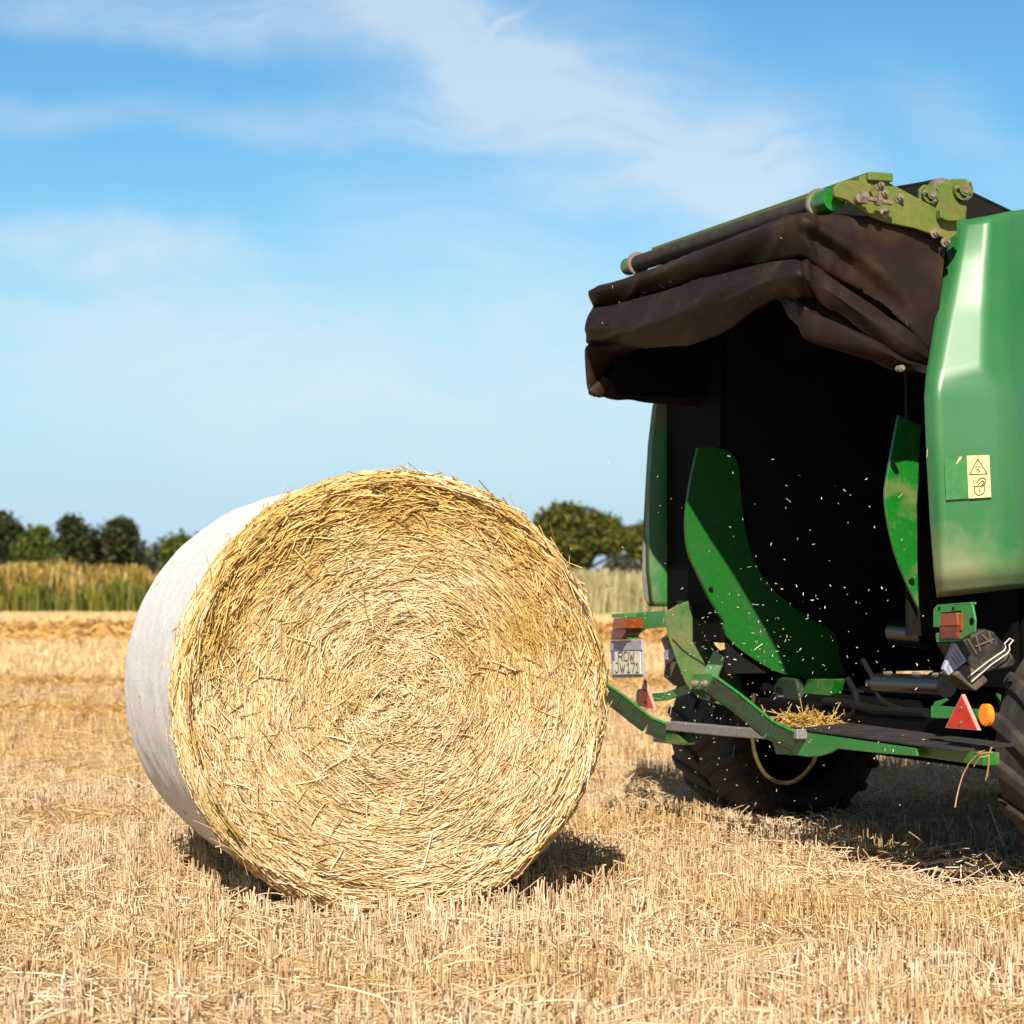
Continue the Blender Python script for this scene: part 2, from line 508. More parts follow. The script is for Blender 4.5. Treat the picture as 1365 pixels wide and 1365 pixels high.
    c = mixc(nt, hv.outputs[0], c, vs_.outputs[0])
    nt.links.new(c, bg.inputs['Color'])
    bg.inputs['Strength'].default_value = SKY_STR
SKY_HUE, SKY_SAT, SKY_VAL, SKY_STR = 0.505, 1.2, 1.0, 0.058
CLOUD = (6.7, 7.6, 8.3)
HORIZON = (4.7, 6.4, 7.9)
build_world()

# ------------------------------------------------------------------ straw bale
BALE_D = 7.30; BR = 0.672; BLEN = 1.2
bc = at_d(531, 782, BALE_D)
TH = R_(17.8)
bale = empty('straw_bale', (bc[0], bc[1], 0), 'big round straw bale in white net wrap lying on the stubble', 'straw bale', TH)
BZ = 0.672
BXS = 1.0     # a bale settles a little wider than high
straw_stops = [(0.0, (0.30, 0.18, 0.06)), (0.12, (0.50, 0.325, 0.125)), (0.4, (0.69, 0.485, 0.24)), (0.7, (0.80, 0.61, 0.37)), (1.0, (0.90, 0.765, 0.56))]
gold_stops = [(0.0, (0.22, 0.115, 0.02)), (0.3, (0.47, 0.285, 0.06)), (0.7, (0.62, 0.41, 0.11)), (1.0, (0.74, 0.54, 0.22))]
M['straw'] = straw_mat('bale_straw', straw_stops, patch=gold_stops, patch_scale=1.5, patch_lo=0.42, patch_hi=0.60, offs=(0.3, 0.0, 1.05))
M['gold'] = straw_mat('golden_straw', gold_stops)
M['rim'] = straw_mat('rim_straw', straw_stops, patch=gold_stops, patch_scale=3.5, patch_lo=0.4, patch_hi=0.62)
def dep(x, z):
    """depth of the end surface in front of the end plane (local -y)"""
    r = np.hypot(x, z); a = np.arctan2(z, x)
    rr = np.minimum(r / BR, 1.0)
    d = 0.035 * (1 - rr ** 2) + 0.010 * (vnoise(r * 22 + 3 * vnoise(a * 2 + 9, r * 4, 3), a * 3.0, 5) - 0.5) * 1.5
    d += 0.02 * (vnoise(x * 6 + 40, z * 6 + 40, 9) - 0.5)
    sh = np.clip((r - (BR - 0.035)) / 0.035, 0, 1)
    return d - 0.03 * (1 - np.sqrt(np.maximum(1 - sh ** 2, 0)))
def zsq(z):
    """the bottom of the bale is flattened where it rests"""
    return np.maximum(z, -BZ + 0.02)
# solid core
core = MB()
nr, na = 26, 120
rows = []
for i in range(nr + 1):
    r = BR * (i / nr) ** 0.8
    row = []
    for k in range(na + 1):
        a = 2 * math.pi * k / na
        x, z = r * math.cos(a), r * math.sin(a)
        d = float(dep(np.array([x]), np.array([z]))[0])
        row.append((x * BXS, -d + 0.012, BZ + float(zsq(np.array([z]))[0])))
    rows.append(row)
for yb in (0.3, 0.9, BLEN):
    rows.append([((BR - 0.03) * math.cos(2 * math.pi * k / na) * BXS, yb, BZ + max((BR - 0.03) * math.sin(2 * math.pi * k / na), -BZ + 0.02)) for k in range(na + 1)])
rows.append([(0, BLEN, BZ) for k in range(na + 1)])
core.grid(rows)
def core_mat():
    m, nt, b = new_mat('bale_core')
    co = objco(nt)
    sx = N(nt, 'ShaderNodeSeparateXYZ'); nt.links.new(co, sx.inputs[0])
    f = noise(nt, co, 60, 5, 0.7, 1.0)
    c = ramp(nt, f, [(0.3, (0.10, 0.055, 0.016)), (0.55, (0.33, 0.21, 0.075)), (0.75, (0.5, 0.35, 0.15))])
    nt.links.new(c, b.inputs['Base Color']); b.inputs['Roughness'].default_value = 0.9
    bump(nt, b, f, 0.6, 0.01)
    return m
core.build('straw_core', core_mat(), bale, (0, 0, 0), smooth=True)

def end_straw(n, lmin, lmax, wmin, wmax, rad_lo, rad_hi, dev, lift, tilt, rough_c=True):
    r = np.sqrt(rng.uniform(rad_lo ** 2, rad_hi ** 2, n))
    a = rng.uniform(0, 2 * math.pi, n)
    L = rng.uniform(lmin, lmax, n) * (0.6 + 0.4 * r / BR)
    dv = rng.normal(0, dev, n) * (1 + 1.6 * np.exp(-(r / 0.16) ** 2))
    patchy = vnoise(a * 4 + 11, r * 9, 21)
    dv = dv * (0.6 + 1.2 * patchy)
    k = 5
    s = np.linspace(-0.5, 0.5, k)[None, :] * L[:, None]
    curve = 1.0 / np.maximum(r, 0.10)[:, None]
    ta = a + math.pi / 2
    # local frame at mid point: tangent (ct,st), radial (cr,sr); follow a circle of radius r
    phi = dv[:, None] + s * curve * 0.5
    dx = s * np.cos(ta[:, None] + phi); dz = s * np.sin(ta[:, None] + phi)
    x = r[:, None] * np.cos(a)[:, None] + dx
    z = r[:, None] * np.sin(a)[:, None] + dz
    rr = np.hypot(x, z); over = np.maximum(rr / (BR + 0.004), 1.0)
    x = x / over; z = z / over
    off = rng.uniform(-0.006, lift, n)[:, None] + s * rng.normal(0, tilt, n)[:, None]
    y = -(dep(x, z) + off)
    return np.stack([x * BXS, y, BZ + zsq(z)], axis=2), rng.uniform(wmin, wmax, n)
p1, w1 = end_straw(50000, 0.04, 0.14, 0.0018, 0.0040, 0.0, BR - 0.004, 0.34, 0.012, 0.10)
p2, w2 = end_straw(6000, 0.10, 0.28, 0.0025, 0.005, 0.25, BR, 0.15, 0.012, 0.05)
p3, w3 = end_straw(700, 0.06, 0.16, 0.003, 0.005, 0.0, BR, 1.2, 0.02, 0.2)
p4, w4 = end_straw(6500, 0.06, 0.22, 0.003, 0.0055, BR - 0.11, BR - 0.002, 0.22, 0.02, 0.12)
strands_mesh('end_straw', np.concatenate([p1, p2, p3, p4]), np.concatenate([w1, w2, w3, w4]), M['straw'], bale)['kind'] = 'stuff'
# shoulder straw wound round the rim, golden, not covered by the net
n = 9000
a = rng.uniform(0, 2 * math.pi, n); L = rng.uniform(0.08, 0.36, n)
ax = rng.uniform(-0.004, 0.075, n); dv = rng.normal(0, 0.2, n)
s = np.linspace(-0.5, 0.5, 6)[None, :] * L[:, None]
aa = a[:, None] + s / BR
rad = BR + rng.uniform(-0.006, 0.010, n)[:, None] + 0.25 * s ** 2 * rng.uniform(-0.5, 1.2, n)[:, None]
yy = ax[:, None] + s * np.sin(dv)[:, None]
sh = np.clip((0.05 - yy) / 0.06, 0, 1)
rad = rad - 0.03 * (1 - np.sqrt(np.maximum(1 - sh ** 2, 0)))
zz = rad * np.sin(aa)
pr = np.stack([rad * np.cos(aa) * BXS, yy, BZ + zsq(zz)], axis=2)
strands_mesh('rim_straw', pr, rng.uniform(0.003, 0.006, n), M['rim'], bale)['kind'] = 'stuff'
# strays that stand off the rim
n = 260
a = rng.uniform(-0.3, 2 * math.pi - 0.9, n); L = rng.uniform(0.02, 0.075, n)
d0 = np.stack([np.cos(a), rng.normal(-0.15, 0.25, n), np.sin(a)], 1) * rng.uniform(0.05, 0.5, n)[:, None] + np.stack([-np.sin(a), np.zeros(n), np.cos(a)], 1) * rng.choice([-1, 1], n)[:, None]
d0 /= np.linalg.norm(d0, axis=1, keepdims=True)
b0 = np.stack([BR * np.cos(a) * BXS, rng.uniform(-0.01, 0.05, n), BZ + BR * np.sin(a)], 1)
s = np.linspace(0, 1, 4)[None, :, None] * L[:, None, None]
ps = b0[:, None, :] + d0[:, None, :] * s + rng.normal(0, 0.25, (n, 1, 3)) * s ** 2 / 0.1
ps[:, :, 2] = np.maximum(ps[:, :, 2], 0.03)
strands_mesh('loose_straw', ps, rng.uniform(0.0025, 0.0045, n), M['straw'], bale)['kind'] = 'stuff'
# stems that poke out along the frayed edge of the net and through it
n = 620
a = rng.uniform(0, 2 * math.pi, n); L = rng.uniform(0.015, 0.055, n)
ax = np.where(rng.uniform(0, 1, n) < 0.93, rng.normal(0.062, 0.010, n), rng.uniform(0.06, 1.1, n))
t_ = rng.normal(0, 0.7, n)
d0 = np.stack([-np.sin(a) * np.cos(t_), np.sin(t_) * 0.9, np.cos(a) * np.cos(t_)], 1) + np.stack([np.cos(a), np.zeros(n), np.sin(a)], 1) * rng.uniform(0.0, 0.25, n)[:, None]
rr_ = BR + 0.006 - 0.022 * ax / BLEN
b0 = np.stack([rr_ * np.cos(a), ax, BZ + rr_ * np.sin(a)], 1)
s = np.linspace(-0.3, 0.7, 4)[None, :, None] * L[:, None, None]
pn = b0[:, None, :] + d0[:, None, :] * s
pn[:, :, 2] = np.maximum(pn[:, :, 2], 0.03)
strands_mesh('net_edge_straw', pn, rng.uniform(0.002, 0.0038, n), M['straw'], bale)['kind'] = 'stuff'
# net wrap
def net_mat():
    m, nt, b = new_mat('net_wrap')
    at = N(nt, 'ShaderNodeAttribute', attribute_name='cyl')
    mp = N(nt, 'ShaderNodeMapping'); mp.inputs['Scale'].default_value = (70, 200, 1)
    nt.links.new(at.outputs['Vector'], mp.inputs['Vector'])
    f = noise(nt, mp.outputs[0], 1.0, 4, 0.6)
    mp2 = N(nt, 'ShaderNodeMapping'); mp2.inputs['Scale'].default_value = (26, 60, 1)
    nt.links.new(at.outputs['Vector'], mp2.inputs['Vector'])
    g = noise(nt, mp2.outputs[0], 2.0, 6, 0.68, 0.6)
    c = ramp(nt, f, [(0.34, (0.40, 0.34, 0.29)), (0.47, (0.62, 0.62, 0.63)), (0.70, (0.71, 0.725, 0.76))])
    k = ramp(nt, g, [(0.5, (0, 0, 0)), (0.7, (0.6, 0.6, 0.6))])
    c = mixc(nt, k, c, (0.52, 0.36, 0.22))
    nt.links.new(c, b.inputs['Base Color']); b.inputs['Roughness'].default_value = 0.6
    h = math_(nt, 'ADD', math_(nt, 'MULTIPLY', f, 0.6), g)
    bump(nt, b, h, 0.8, 0.006)
    return m
nb = MB(); rows = []; cyl = []
na, ny = 260, 40
edge = 0.058 + 0.03 * (vnoise(np.arange(na + 1) * 1.3, np.zeros(na + 1), 2) - 0.5) + 0.012 * (vnoise(np.arange(na + 1) * 0.17, np.zeros(na + 1), 4) - 0.5)
edge[-1] = edge[0]
for i in range(ny + 1):
    row = []
    for k in range(na + 1):
        a = 2 * math.pi * k / na
        y0 = edge[k]
        y = y0 + (BLEN + 0.01 - y0) * i / ny
        r = BR + 0.004 - 0.022 * (y / BLEN) + 0.007 * (vnoise(np.array([a * 11.0]), np.array([y * 16]), 8)[0] - 0.5)
        back = max(0.0, (y - (BLEN - 0.05)) / 0.06)
        r -= 0.05 * (1 - math.sqrt(max(1 - back ** 2, 0)))
        row.append((r * math.cos(a) * BXS, y, BZ + max(r * math.sin(a), -BZ + 0.014)))
        cyl.append((a * BR, y, 0))
    rows.append(row)
nb.grid(rows)
net = nb.build('net_wrap', net_mat(), bale, (0, 0, 0), smooth=True, angle=180)
at = net.data.attributes.new('cyl', 'FLOAT_VECTOR', 'POINT')
at.data.foreach_set('vector', np.array(cyl, np.float32).ravel())

# ------------------------------------------------------------------ field
def field_mat():
    m, nt, b = new_mat('stubble_ground')
    co = objco(nt)
    f = noise(nt, objco(nt, (0.35, 1.2, 1)), 1.6, 7, 0.65, 0.4)
    g = noise(nt, co, 28, 6, 0.7, 0.5)
    big = noise(nt, objco(nt, (0.05, 0.42, 1)), 1.0, 4, 0.6)
    c = ramp(nt, g, [(0.3, (0.13, 0.075, 0.03)), (0.5, (0.32, 0.20, 0.09)), (0.7, (0.58, 0.42, 0.23))])
    c2 = ramp(nt, f, [(0.35, (0.36, 0.22, 0.08)), (0.6, (0.60, 0.45, 0.25))])
    c = mixc(nt, 0.5, c, c2)
    k = ramp(nt, big, [(0.4, (0, 0, 0)), (0.62, (0.7, 0.7, 0.7))])
    c = mixc(nt, k, c, (0.58, 0.40, 0.21))
    nt.links.new(c, b.inputs['Base Color']); b.inputs['Roughness'].default_value = 0.95
    b.inputs['Specular IOR Level'].default_value = 0.1
    bump(nt, b, g, 0.5, 0.03)
    return m
gm = MB()
gx = np.concatenate([np.linspace(-900, -30, 8), np.linspace(-25, 25, 41), np.linspace(30, 900, 8)])
gy = np.concatenate([np.linspace(-60, 0, 4), np.linspace(2, 40, 60), np.linspace(45, 120, 20), np.linspace(150, 1800, 8)])
rows = []
for y in gy:
    rows.append([(x, y, 0.025 * (vnoise(np.array([x * 0.8 + 50]), np.array([y * 0.8 + 50]), 1)[0] - 0.6) if abs(x) < 26 and 2 <= y <= 40 else 0.0) for x in gx])
gm.grid(rows)
ground = gm.build('field', field_mat(), None, (0, 0, 0), smooth=True, angle=180)
tag(ground, kind='structure', label='harvested stubble field stretching to the far hedge')

stub_stops = [(0.0, (0.24, 0.13, 0.045)), (0.15, (0.40, 0.24, 0.09)), (0.45, (0.55, 0.36, 0.155)), (0.75, (0.66, 0.46, 0.23)), (1.0, (0.78, 0.60, 0.36))]
pale_stops = [(0.0, (0.34, 0.20, 0.09)), (0.3, (0.55, 0.38, 0.20)), (0.7, (0.70, 0.53, 0.32)), (1.0, (0.84, 0.69, 0.48))]
amb_stops = [(0.0, (0.24, 0.12, 0.03)), (0.3, (0.42, 0.23, 0.065)), (0.7, (0.54, 0.32, 0.10)), (1.0, (0.64, 0.43, 0.18))]
M['stub'] = straw_mat('stubble_straw', stub_stops, patch=pale_stops, patch_scale=0.9, patch_lo=0.42, patch_hi=0.6)
M['stub_pale'] = straw_mat('stubble_pale', pale_stops)
fore_stops = [(0.0, (0.34, 0.20, 0.095)), (0.15, (0.52, 0.345, 0.19)), (0.45, (0.64, 0.47, 0.29)), (0.75, (0.74, 0.575, 0.385)), (1.0, (0.86, 0.735, 0.56))]
M['stub_far'] = straw_mat('stubble_far', [(0.0, (0.40, 0.25, 0.10)), (0.5, (0.60, 0.42, 0.20)), (1.0, (0.74, 0.56, 0.32))])
M['chaff'] = straw_mat('chaff_flecks', [(0.0, (0.55, 0.45, 0.28)), (0.5, (0.75, 0.66, 0.46)), (1.0, (0.92, 0.88, 0.74))])
M['fore'] = straw_mat('stubble_foreground', fore_stops, patch=stub_stops, patch_scale=0.8, patch_lo=0.45, patch_hi=0.62)
M['fore_pale'] = straw_mat('foreground_loose_straw', [(0.0, (0.46, 0.31, 0.17)), (0.4, (0.68, 0.51, 0.32)), (0.8, (0.80, 0.66, 0.47)), (1.0, (0.90, 0.80, 0.64))])
M['stub_amber'] = straw_mat('stubble_amber', amb_stops)

def xy_field(n, d0, d1, marg, gam=None):
    """random ground points over the wedge the lens can see, with margins"""
    y = rng.uniform(0, 1, n)
    hw0, hw1 = 0.215 * d0 + marg, 0.215 * d1 + marg
    # pdf ~ width
    A = (hw1 - hw0) / 2; B = hw0; Cc = y * (A + B)
    yy = d0 + (d1 - d0) * ((-B + np.sqrt(B * B + 4 * A * Cc)) / (2 * A))
    hw = 0.215 * yy + marg
    xx = rng.uniform(-1, 1, n) * hw
    return xx, yy
blx, bly = math.cos(TH), math.sin(TH)
def keep_out(x, y):
    """points under the bale's foot or a tyre"""
    dx, dy = x - bc[0], y - bc[1]
    lx = dx * blx + dy * bly; ly = -dx * bly + dy * blx
    m = (np.abs(lx) < 0.20) & (ly > -0.01) & (ly < BLEN)
    for (u, v) in ((-0.30, 0.69), (2.54, 0.69)):
        c = P(u, v, 0)
        ex, ey = x - c[0], y - c[1]
        m |= (np.abs(ex * T[0] + ey * T[1]) < 0.34) & (np.abs(ex * F[0] + ey * F[1]) < 0.2)
    return ~m
ROW_A = R_(9)
def snap_rows(x, y, sp=0.125, jit=0.022):
    c, s_ = math.cos(ROW_A), math.sin(ROW_A)
    a = x * c + y * s_; b = -x * s_ + y * c
    a = np.round(a / sp) * sp + rng.normal(0, jit, len(a))
    return a * c - b * s_, a * s_ + b * c
def stubble(n, d0, d1, marg, hmin, hmax, wmin, wmax, rows_, mat, name, label, flat=False, k=3, tiltk=1.0):
    x, y = xy_field(n, d0, d1, marg)
    if rows_: x, y = snap_rows(x, y)
    m = keep_out(x, y); x, y = x[m], y[m]; n = len(x)
    lodged = np.clip((vnoise(x * 1.7 + 30, y * 1.1 + 7, 31) - 0.50) * 4, 0, 1)
    h = rng.uniform(hmin, hmax, n) * (0.75 + 0.5 * vnoise(x * 0.9, y * 0.9, 77)) * (1 - 0.45 * lodged)
    ta = rng.uniform(0, 2 * math.pi, n)
    lean = np.abs(rng.normal(0, 0.13, n)) * tiltk + lodged * rng.uniform(0.0, 0.9, n)
    la = 2.4 + 1.6 * (vnoise(x * 0.5, y * 0.5, 5) - 0.5)
    ta = np.where(lodged > 0.3, la + rng.normal(0, 0.9, n), ta)
    s = np.linspace(0, 1, k)[None, :]
    ln = np.tan(np.minimum(lean, 1.2))[:, None] * s ** 1.2
    nrm = np.sqrt(1 + np.tan(np.minimum(lean, 1.2)) ** 2)[:, None]
    px = x[:, None] + h[:, None] * np.cos(ta)[:, None] * ln / nrm
    py = y[:, None] + h[:, None] * np.sin(ta)[:, None] * ln / nrm
    pz = h[:, None] * s / nrm - 0.015
    o = strands_mesh(name, np.stack([px, py, pz], 2), rng.uniform(wmin, wmax, n), mat, flat=flat)
    return tag(o, label, 'stubble', kind='stuff')
def litter(n, d0, d1, marg, lmin, lmax, zmin, zmax, mat, name, label, wmin=0.003, wmax=0.0055, el_s=0.22, bend_s=1.4):
    x, y = xy_field(n, d0, d1, marg)
    m = keep_out(x, y); x, y = x[m], y[m]; n = len(x)
    L = rng.uniform(lmin, lmax, n); a = rng.uniform(0, 2 * math.pi, n)
    el = rng.normal(0, el_s, n)
    z = rng.uniform(zmin, zmax, n)
    s = np.linspace(-0.5, 0.5, 4)[None, :] * L[:, None]
    bend = rng.normal(0, bend_s, n)[:, None] * s ** 2
    px = x[:, None] + s * np.cos(a)[:, None] - bend * np.sin(a)[:, None]
    py = y[:, None] + s * np.sin(a)[:, None] + bend * np.cos(a)[:, None]
    pz = np.maximum(z[:, None] + s * np.sin(el)[:, None] - 0.6 * np.abs(bend), 0.006)
    o = strands_mesh(name, np.stack([px, py, pz], 2), rng.uniform(wmin, wmax, n), mat)
    return tag(o, label, 'loose straw', kind='stuff')
stubble(62000, 4.6, 13, 1.0, 0.045, 0.115, 0.003, 0.0056, True, M['fore'], 'stubble', 'short cut straw stubble standing in rows in the foreground')
stubble(42000, 13, 26, 1.0, 0.08, 0.14, 0.004, 0.008, True, M['stub'], 'stubble', 'straw stubble of the middle field behind the bale', k=2)
stubble(95000, 26, 92, 1.5, 0.05, 0.11, 0.009, 0.02, False, M['stub_far'], 'stubble', 'far straw stubble up to the tall grass', flat=True, k=2)
litter(3600, 4.6, 11, 1.0, 0.05, 0.22, 0.02, 0.075, M['fore'], 'loose_straw', 'pale loose straw lying on the foreground stubble')
litter(9000, 4.6, 11, 1.0, 0.02, 0.09, 0.004, 0.06, M['fore'], 'straw_chaff', 'short straw chaff lying between the stubble')
litter(9000, 4.6, 12, 1.0, 0.03, 0.10, 0.015, 0.085, M['fore'], 'straw_leaves', 'crumpled pale straw leaves matted among the cut stems', 0.0025, 0.0055, el_s=0.75, bend_s=5.0)
litter(9000, 11, 26, 1.0, 0.05, 0.3, 0.02, 0.10, M['stub'], 'loose_straw', 'loose straw lying on the middle field')

# swaths of loose straw across the far field
def swath(yc, x0, x1, wid, hgt, n, mat, label, ww=0.05):
    x = rng.uniform(x0, x1, n); t = rng.normal(0, 0.42, n)
    y = yc + t * wid + 0.8 * (vnoise(x * 0.25 + 9, np.zeros(n), 3) - 0.5) * wid
    top = hgt * np.exp(-(t * 1.3) ** 2) * (0.55 + 0.9 * vnoise(x * 0.9, y * 0.7, 12))
    z = top * rng.uniform(0.2, 1, n) + 0.03
    L = rng.uniform(0.15, 0.45, n) * (0.4 + 12 * ww); a = rng.uniform(0, 2 * math.pi, n); el = rng.normal(0.15, 0.4, n)
    s = np.linspace(-0.5, 0.5, 3)[None, :] * L[:, None]
    pz = np.maximum(z[:, None] + s * np.sin(el)[:, None] - 0.5 * s ** 2, 0.01)
    o = strands_mesh('straw_swath', np.stack([x[:, None] + s * np.cos(a)[:, None], y[:, None] + s * np.sin(a)[:, None], pz], 2), rng.uniform(0.3, 1.0, n) * ww, mat, flat=True)
    return tag(o, label, 'straw swath', kind='stuff')
swath(49, -14, 14, 7.0, 0.22, 14000, M['stub_amber'], 'golden swath of loose straw across the far field before the tall grass')
swath(23.5, -7, 7, 0.9, 0.10, 9000, M['stub_amber'], 'low line of loose straw left of the bale', 0.014)
swath(18.6, -6, 6, 0.7, 0.08, 8000, M['stub_amber'], 'nearer low line of loose straw left of the bale', 0.011)

# ------------------------------------------------------------------ tall grass at the field edge
def blade_mat(name, stops):
    return straw_mat(name, stops, transl=0.25)
M['reed'] = blade_mat('dry_grass', [(0, (0.10, 0.085, 0.010)), (0.4, (0.29, 0.20, 0.032)), (0.8, (0.46, 0.31, 0.085)), (1, (0.58, 0.43, 0.20))])
M['weed'] = blade_mat('green_weeds', [(0, (0.035, 0.055, 0.005)), (0.5, (0.09, 0.115, 0.010)), (1, (0.24, 0.20, 0.03))])
M['weed_dry'] = blade_mat('dusty_grass', [(0, (0.24, 0.22, 0.09)), (0.5, (0.36, 0.33, 0.16)), (1, (0.50, 0.42, 0.22))])
def grass_band(n, x0, x1, yf, depth, hmin, hmax, wmin, wmax, mat, name, label, clump):
    x = rng.uniform(x0, x1, n); y = yf(x) + rng.uniform(0, depth, n)
    cl = vnoise(x * clump, y * 0.4, 15)
    m = rng.uniform(0, 1, n) < np.clip((cl - 0.2) * 2.2, 0.06, 1)
    x, y, cl = x[m], y[m], cl[m]; n = len(x)
    h = rng.uniform(hmin, hmax, n) * (0.7 + 0.6 * cl)
    a = rng.uniform(0, 2 * math.pi, n); le = rng.uniform(0.02, 0.25, n)
    s = np.linspace(0, 1, 4)[None, :]
    px = x[:, None] + (h * le * np.cos(a))[:, None] * s ** 2
    py = y[:, None] + (h * le * np.sin(a))[:, None] * s ** 2
    o = strands_mesh(name, np.stack([px, py, h[:, None] * s], 2), rng.uniform(wmin, wmax, n), mat, flat=True)
    return tag(o, label, 'tall grass', kind='stuff')
yl = lambda x: 93 - 0.28 * (x + 14)
grass_band(23000, -26, 2.6, lambda x: yl(x) + 1.2, 5, 0.9, 1.75, 0.03, 0.07, M['reed'], 'tall_dry_grass', 'tall golden dry grass along the far field edge behind the bale', 0.8)
grass_band(24000, -26, 3.5, yl, 2.5, 0.35, 1.2, 0.03, 0.07, M['weed'], 'green_weeds', 'low green weeds at the foot of the tall dry grass', 1.3)
grass_band(16000, 2.0, 24, lambda x: yl(x) - 3, 6, 0.7, 1.5, 0.03, 0.08, M['weed_dry'], 'dusty_grass', 'pale dusty grass between the bale and the baler', 0.5)

# ------------------------------------------------------------------ trees
def leaf_mat(name, a, b_, c_):
    m, nt, b = new_mat(name)
    g = N(nt, 'ShaderNodeNewGeometry')
    c = ramp(nt, g.outputs['Random Per Island'], [(0, a), (0.55, b_), (1, c_)])
    nt.links.new(c, b.inputs['Base Color']); b.inputs['Roughness'].default_value = 0.6
    b.inputs['Specular IOR Level'].default_value = 0.25
    tr = N(nt, 'ShaderNodeBsdfTranslucent'); nt.links.new(c, tr.inputs['Color'])
    mx = N(nt, 'ShaderNodeMixShader'); mx.inputs[0].default_value = 0.2
    nt.links.new(b.outputs[0], mx.inputs[1]); nt.links.new(tr.outputs[0], mx.inputs[2])
    nt.links.new(mx.outputs[0], nt.nodes['Material Output'].inputs['Surface'])
    return m
M['leaf_dark'] = leaf_mat('dark_leaves', (0.012, 0.015, 0.006), (0.030, 0.036, 0.011), (0.065, 0.070, 0.018))
M['leaf_mid'] = leaf_mat('mid_leaves', (0.022, 0.034, 0.006), (0.065, 0.088, 0.012), (0.12, 0.135, 0.022))
M['leaf_oak'] = leaf_mat('olive_leaves', (0.026, 0.033, 0.007), (0.075, 0.085, 0.013), (0.15, 0.15, 0.024))
M['leaf_far'] = leaf_mat('far_leaves', (0.028, 0.032, 0.026), (0.05, 0.055, 0.035), (0.08, 0.085, 0.05))
M['bark'] = worn('bark', (0.05, 0.035, 0.025), (0.09, 0.07, 0.05), 0.4, 0.7, 8, 0.9)
def leaves_obj(name, lobes, n, size, mat, parent):
    """leaf clumps through the volume of several lobes, denser towards each lobe's skin"""
    vol = np.array([l[3] * l[4] * l[5] for l in lobes]) ** 0.75
    idx = rng.choice(len(lobes), n, p=vol / vol.sum())
    Lb = np.array(lobes)[idx]
    d = rng.normal(size=(n, 3)); d /= np.linalg.norm(d, axis=1, keepdims=True)
    rad = np.minimum(rng.uniform(0.25, 1, n) ** 0.45 * (0.86 + 0.16 * rng.normal(size=n)), 1.12)
    p = Lb[:, :3] + d * Lb[:, 3:6] * rad[:, None]
    # gaps
    m = vnoise(p[:, 0] * 0.9 + 100, p[:, 2] * 0.9 + 100, 44) * 0.6 + vnoise(p[:, 0] * 2.1 + 50, p[:, 2] * 2.1 + p[:, 1], 46) * 0.4 > 0.17
    p = p[m]; n = len(p)
    a = rng.normal(size=(n, 3)); a /= np.linalg.norm(a, axis=1, keepdims=True)
    b = np.cross(a, rng.normal(size=(n, 3))); b /= np.linalg.norm(b, axis=1, keepdims=True)
    s = (size * rng.uniform(0.5, 1.3, n))[:, None]
    V = np.stack([p - a * s, p + b * s * 0.6, p + a * s, p - b * s * 0.6], 1).reshape(-1, 3)
    me = bpy.data.meshes.new(name)
    me.vertices.add(len(V)); me.vertices.foreach_set('co', V.astype(np.float32).ravel())
    me.loops.add(n * 4); me.loops.foreach_set('vertex_index', np.arange(n * 4, dtype=np.int32))
    me.polygons.add(n); me.polygons.foreach_set('loop_start', np.arange(0, n * 4, 4, dtype=np.int32))
    me.update(calc_edges=True); me.materials.append(mat)
    o = bpy.data.objects.new(name, me); COL.objects.link(o); o.parent = parent
    return o
def tree(px, ytop, wpx, d, mat, label, trunk_h=0.3, n=3800, seed=0, flat=0.8, size=0.26, ybot=775, group='trees along the far field edge', lobes=None, name='tree'):
    base = at_d(px, 782, d)
    k = d / FPX
    H = 1.0 + (782 - ytop) * k; W = wpx * k / 2
    root = empty(name, (base[0], d, 0), label, 'tree' if name != 'shrub' else 'shrub')
    if group: root['group'] = group
    rs = random.Random(seed)
    th = H * trunk_h
    if lobes is None:
        lobes = []
        ch = H - th * 0.8
        for i in range(11):
            t = rs.uniform(0.12, 0.86)
            prof = math.sin(math.pi * min(1, 0.16 + t * 0.86)) ** 0.7
            aa = rs.uniform(0, 6.28); q = W * prof * rs.uniform(0.1, 0.62)
            r = W * rs.uniform(0.34, 0.52) * (0.6 + 0.4 * prof)
            z = th * 0.8 + ch * t
            r2 = min(r * rs.uniform(0.75, 1.0), H - z)
            lobes.append((q * math.cos(aa), q * math.sin(aa) * 0.8, z, r, r, max(r2, 0.3)))
        lobes.append((0, 0, th * 0.8 + ch * 0.45, W * 0.85, W * 0.7, ch * 0.5))
    leaves_obj('crown', lobes, n, size, mat, root)
    tb = MB()
    rt = 0.035 * H
    tb.tube([(0, 0, -0.1), (0.02 * H, 0, th * 0.6), (0.0, 0.01 * H, th * 1.2), (0.01 * H, 0, H * 0.7)], [rt * 1.3, rt, rt * 0.8, rt * 0.25], 10)
    for l in lobes[:8]:
        z0 = th * rs.uniform(0.7, 1.3)
        tb.tube([(0, 0, z0), (l[0] * 0.55, l[1] * 0.55, z0 + (l[2] - z0) * 0.5), (l[0], l[1], l[2])], [rt * 0.55, rt * 0.35, rt * 0.12], 7)
    tb.build('trunk', M['bark'], root, (0, 0, 0), smooth=True, angle=180)
    return root
tree(4, 680, 92, 210, M['leaf_dark'], 'dark broad tree cut by the left edge of the picture', seed=1, n=5200)
tree(48, 697, 84, 195, M['leaf_mid'], 'bright green rounded tree between two dark trees', seed=2, trunk_h=0.12, n=5200)
tree(98, 684, 76, 212, M['leaf_dark'], 'dark tree right of the bright green tree', seed=3, n=5200)
tree(156, 688, 92, 214, M['leaf_dark'], 'dark wide tree with twin rounded tops near the far gap', seed=5, n=5600)
tree(246, 704, 84, 200, M['leaf_mid'], 'small dark green tree just left of the bale top', seed=6, trunk_h=0.15, n=4600)
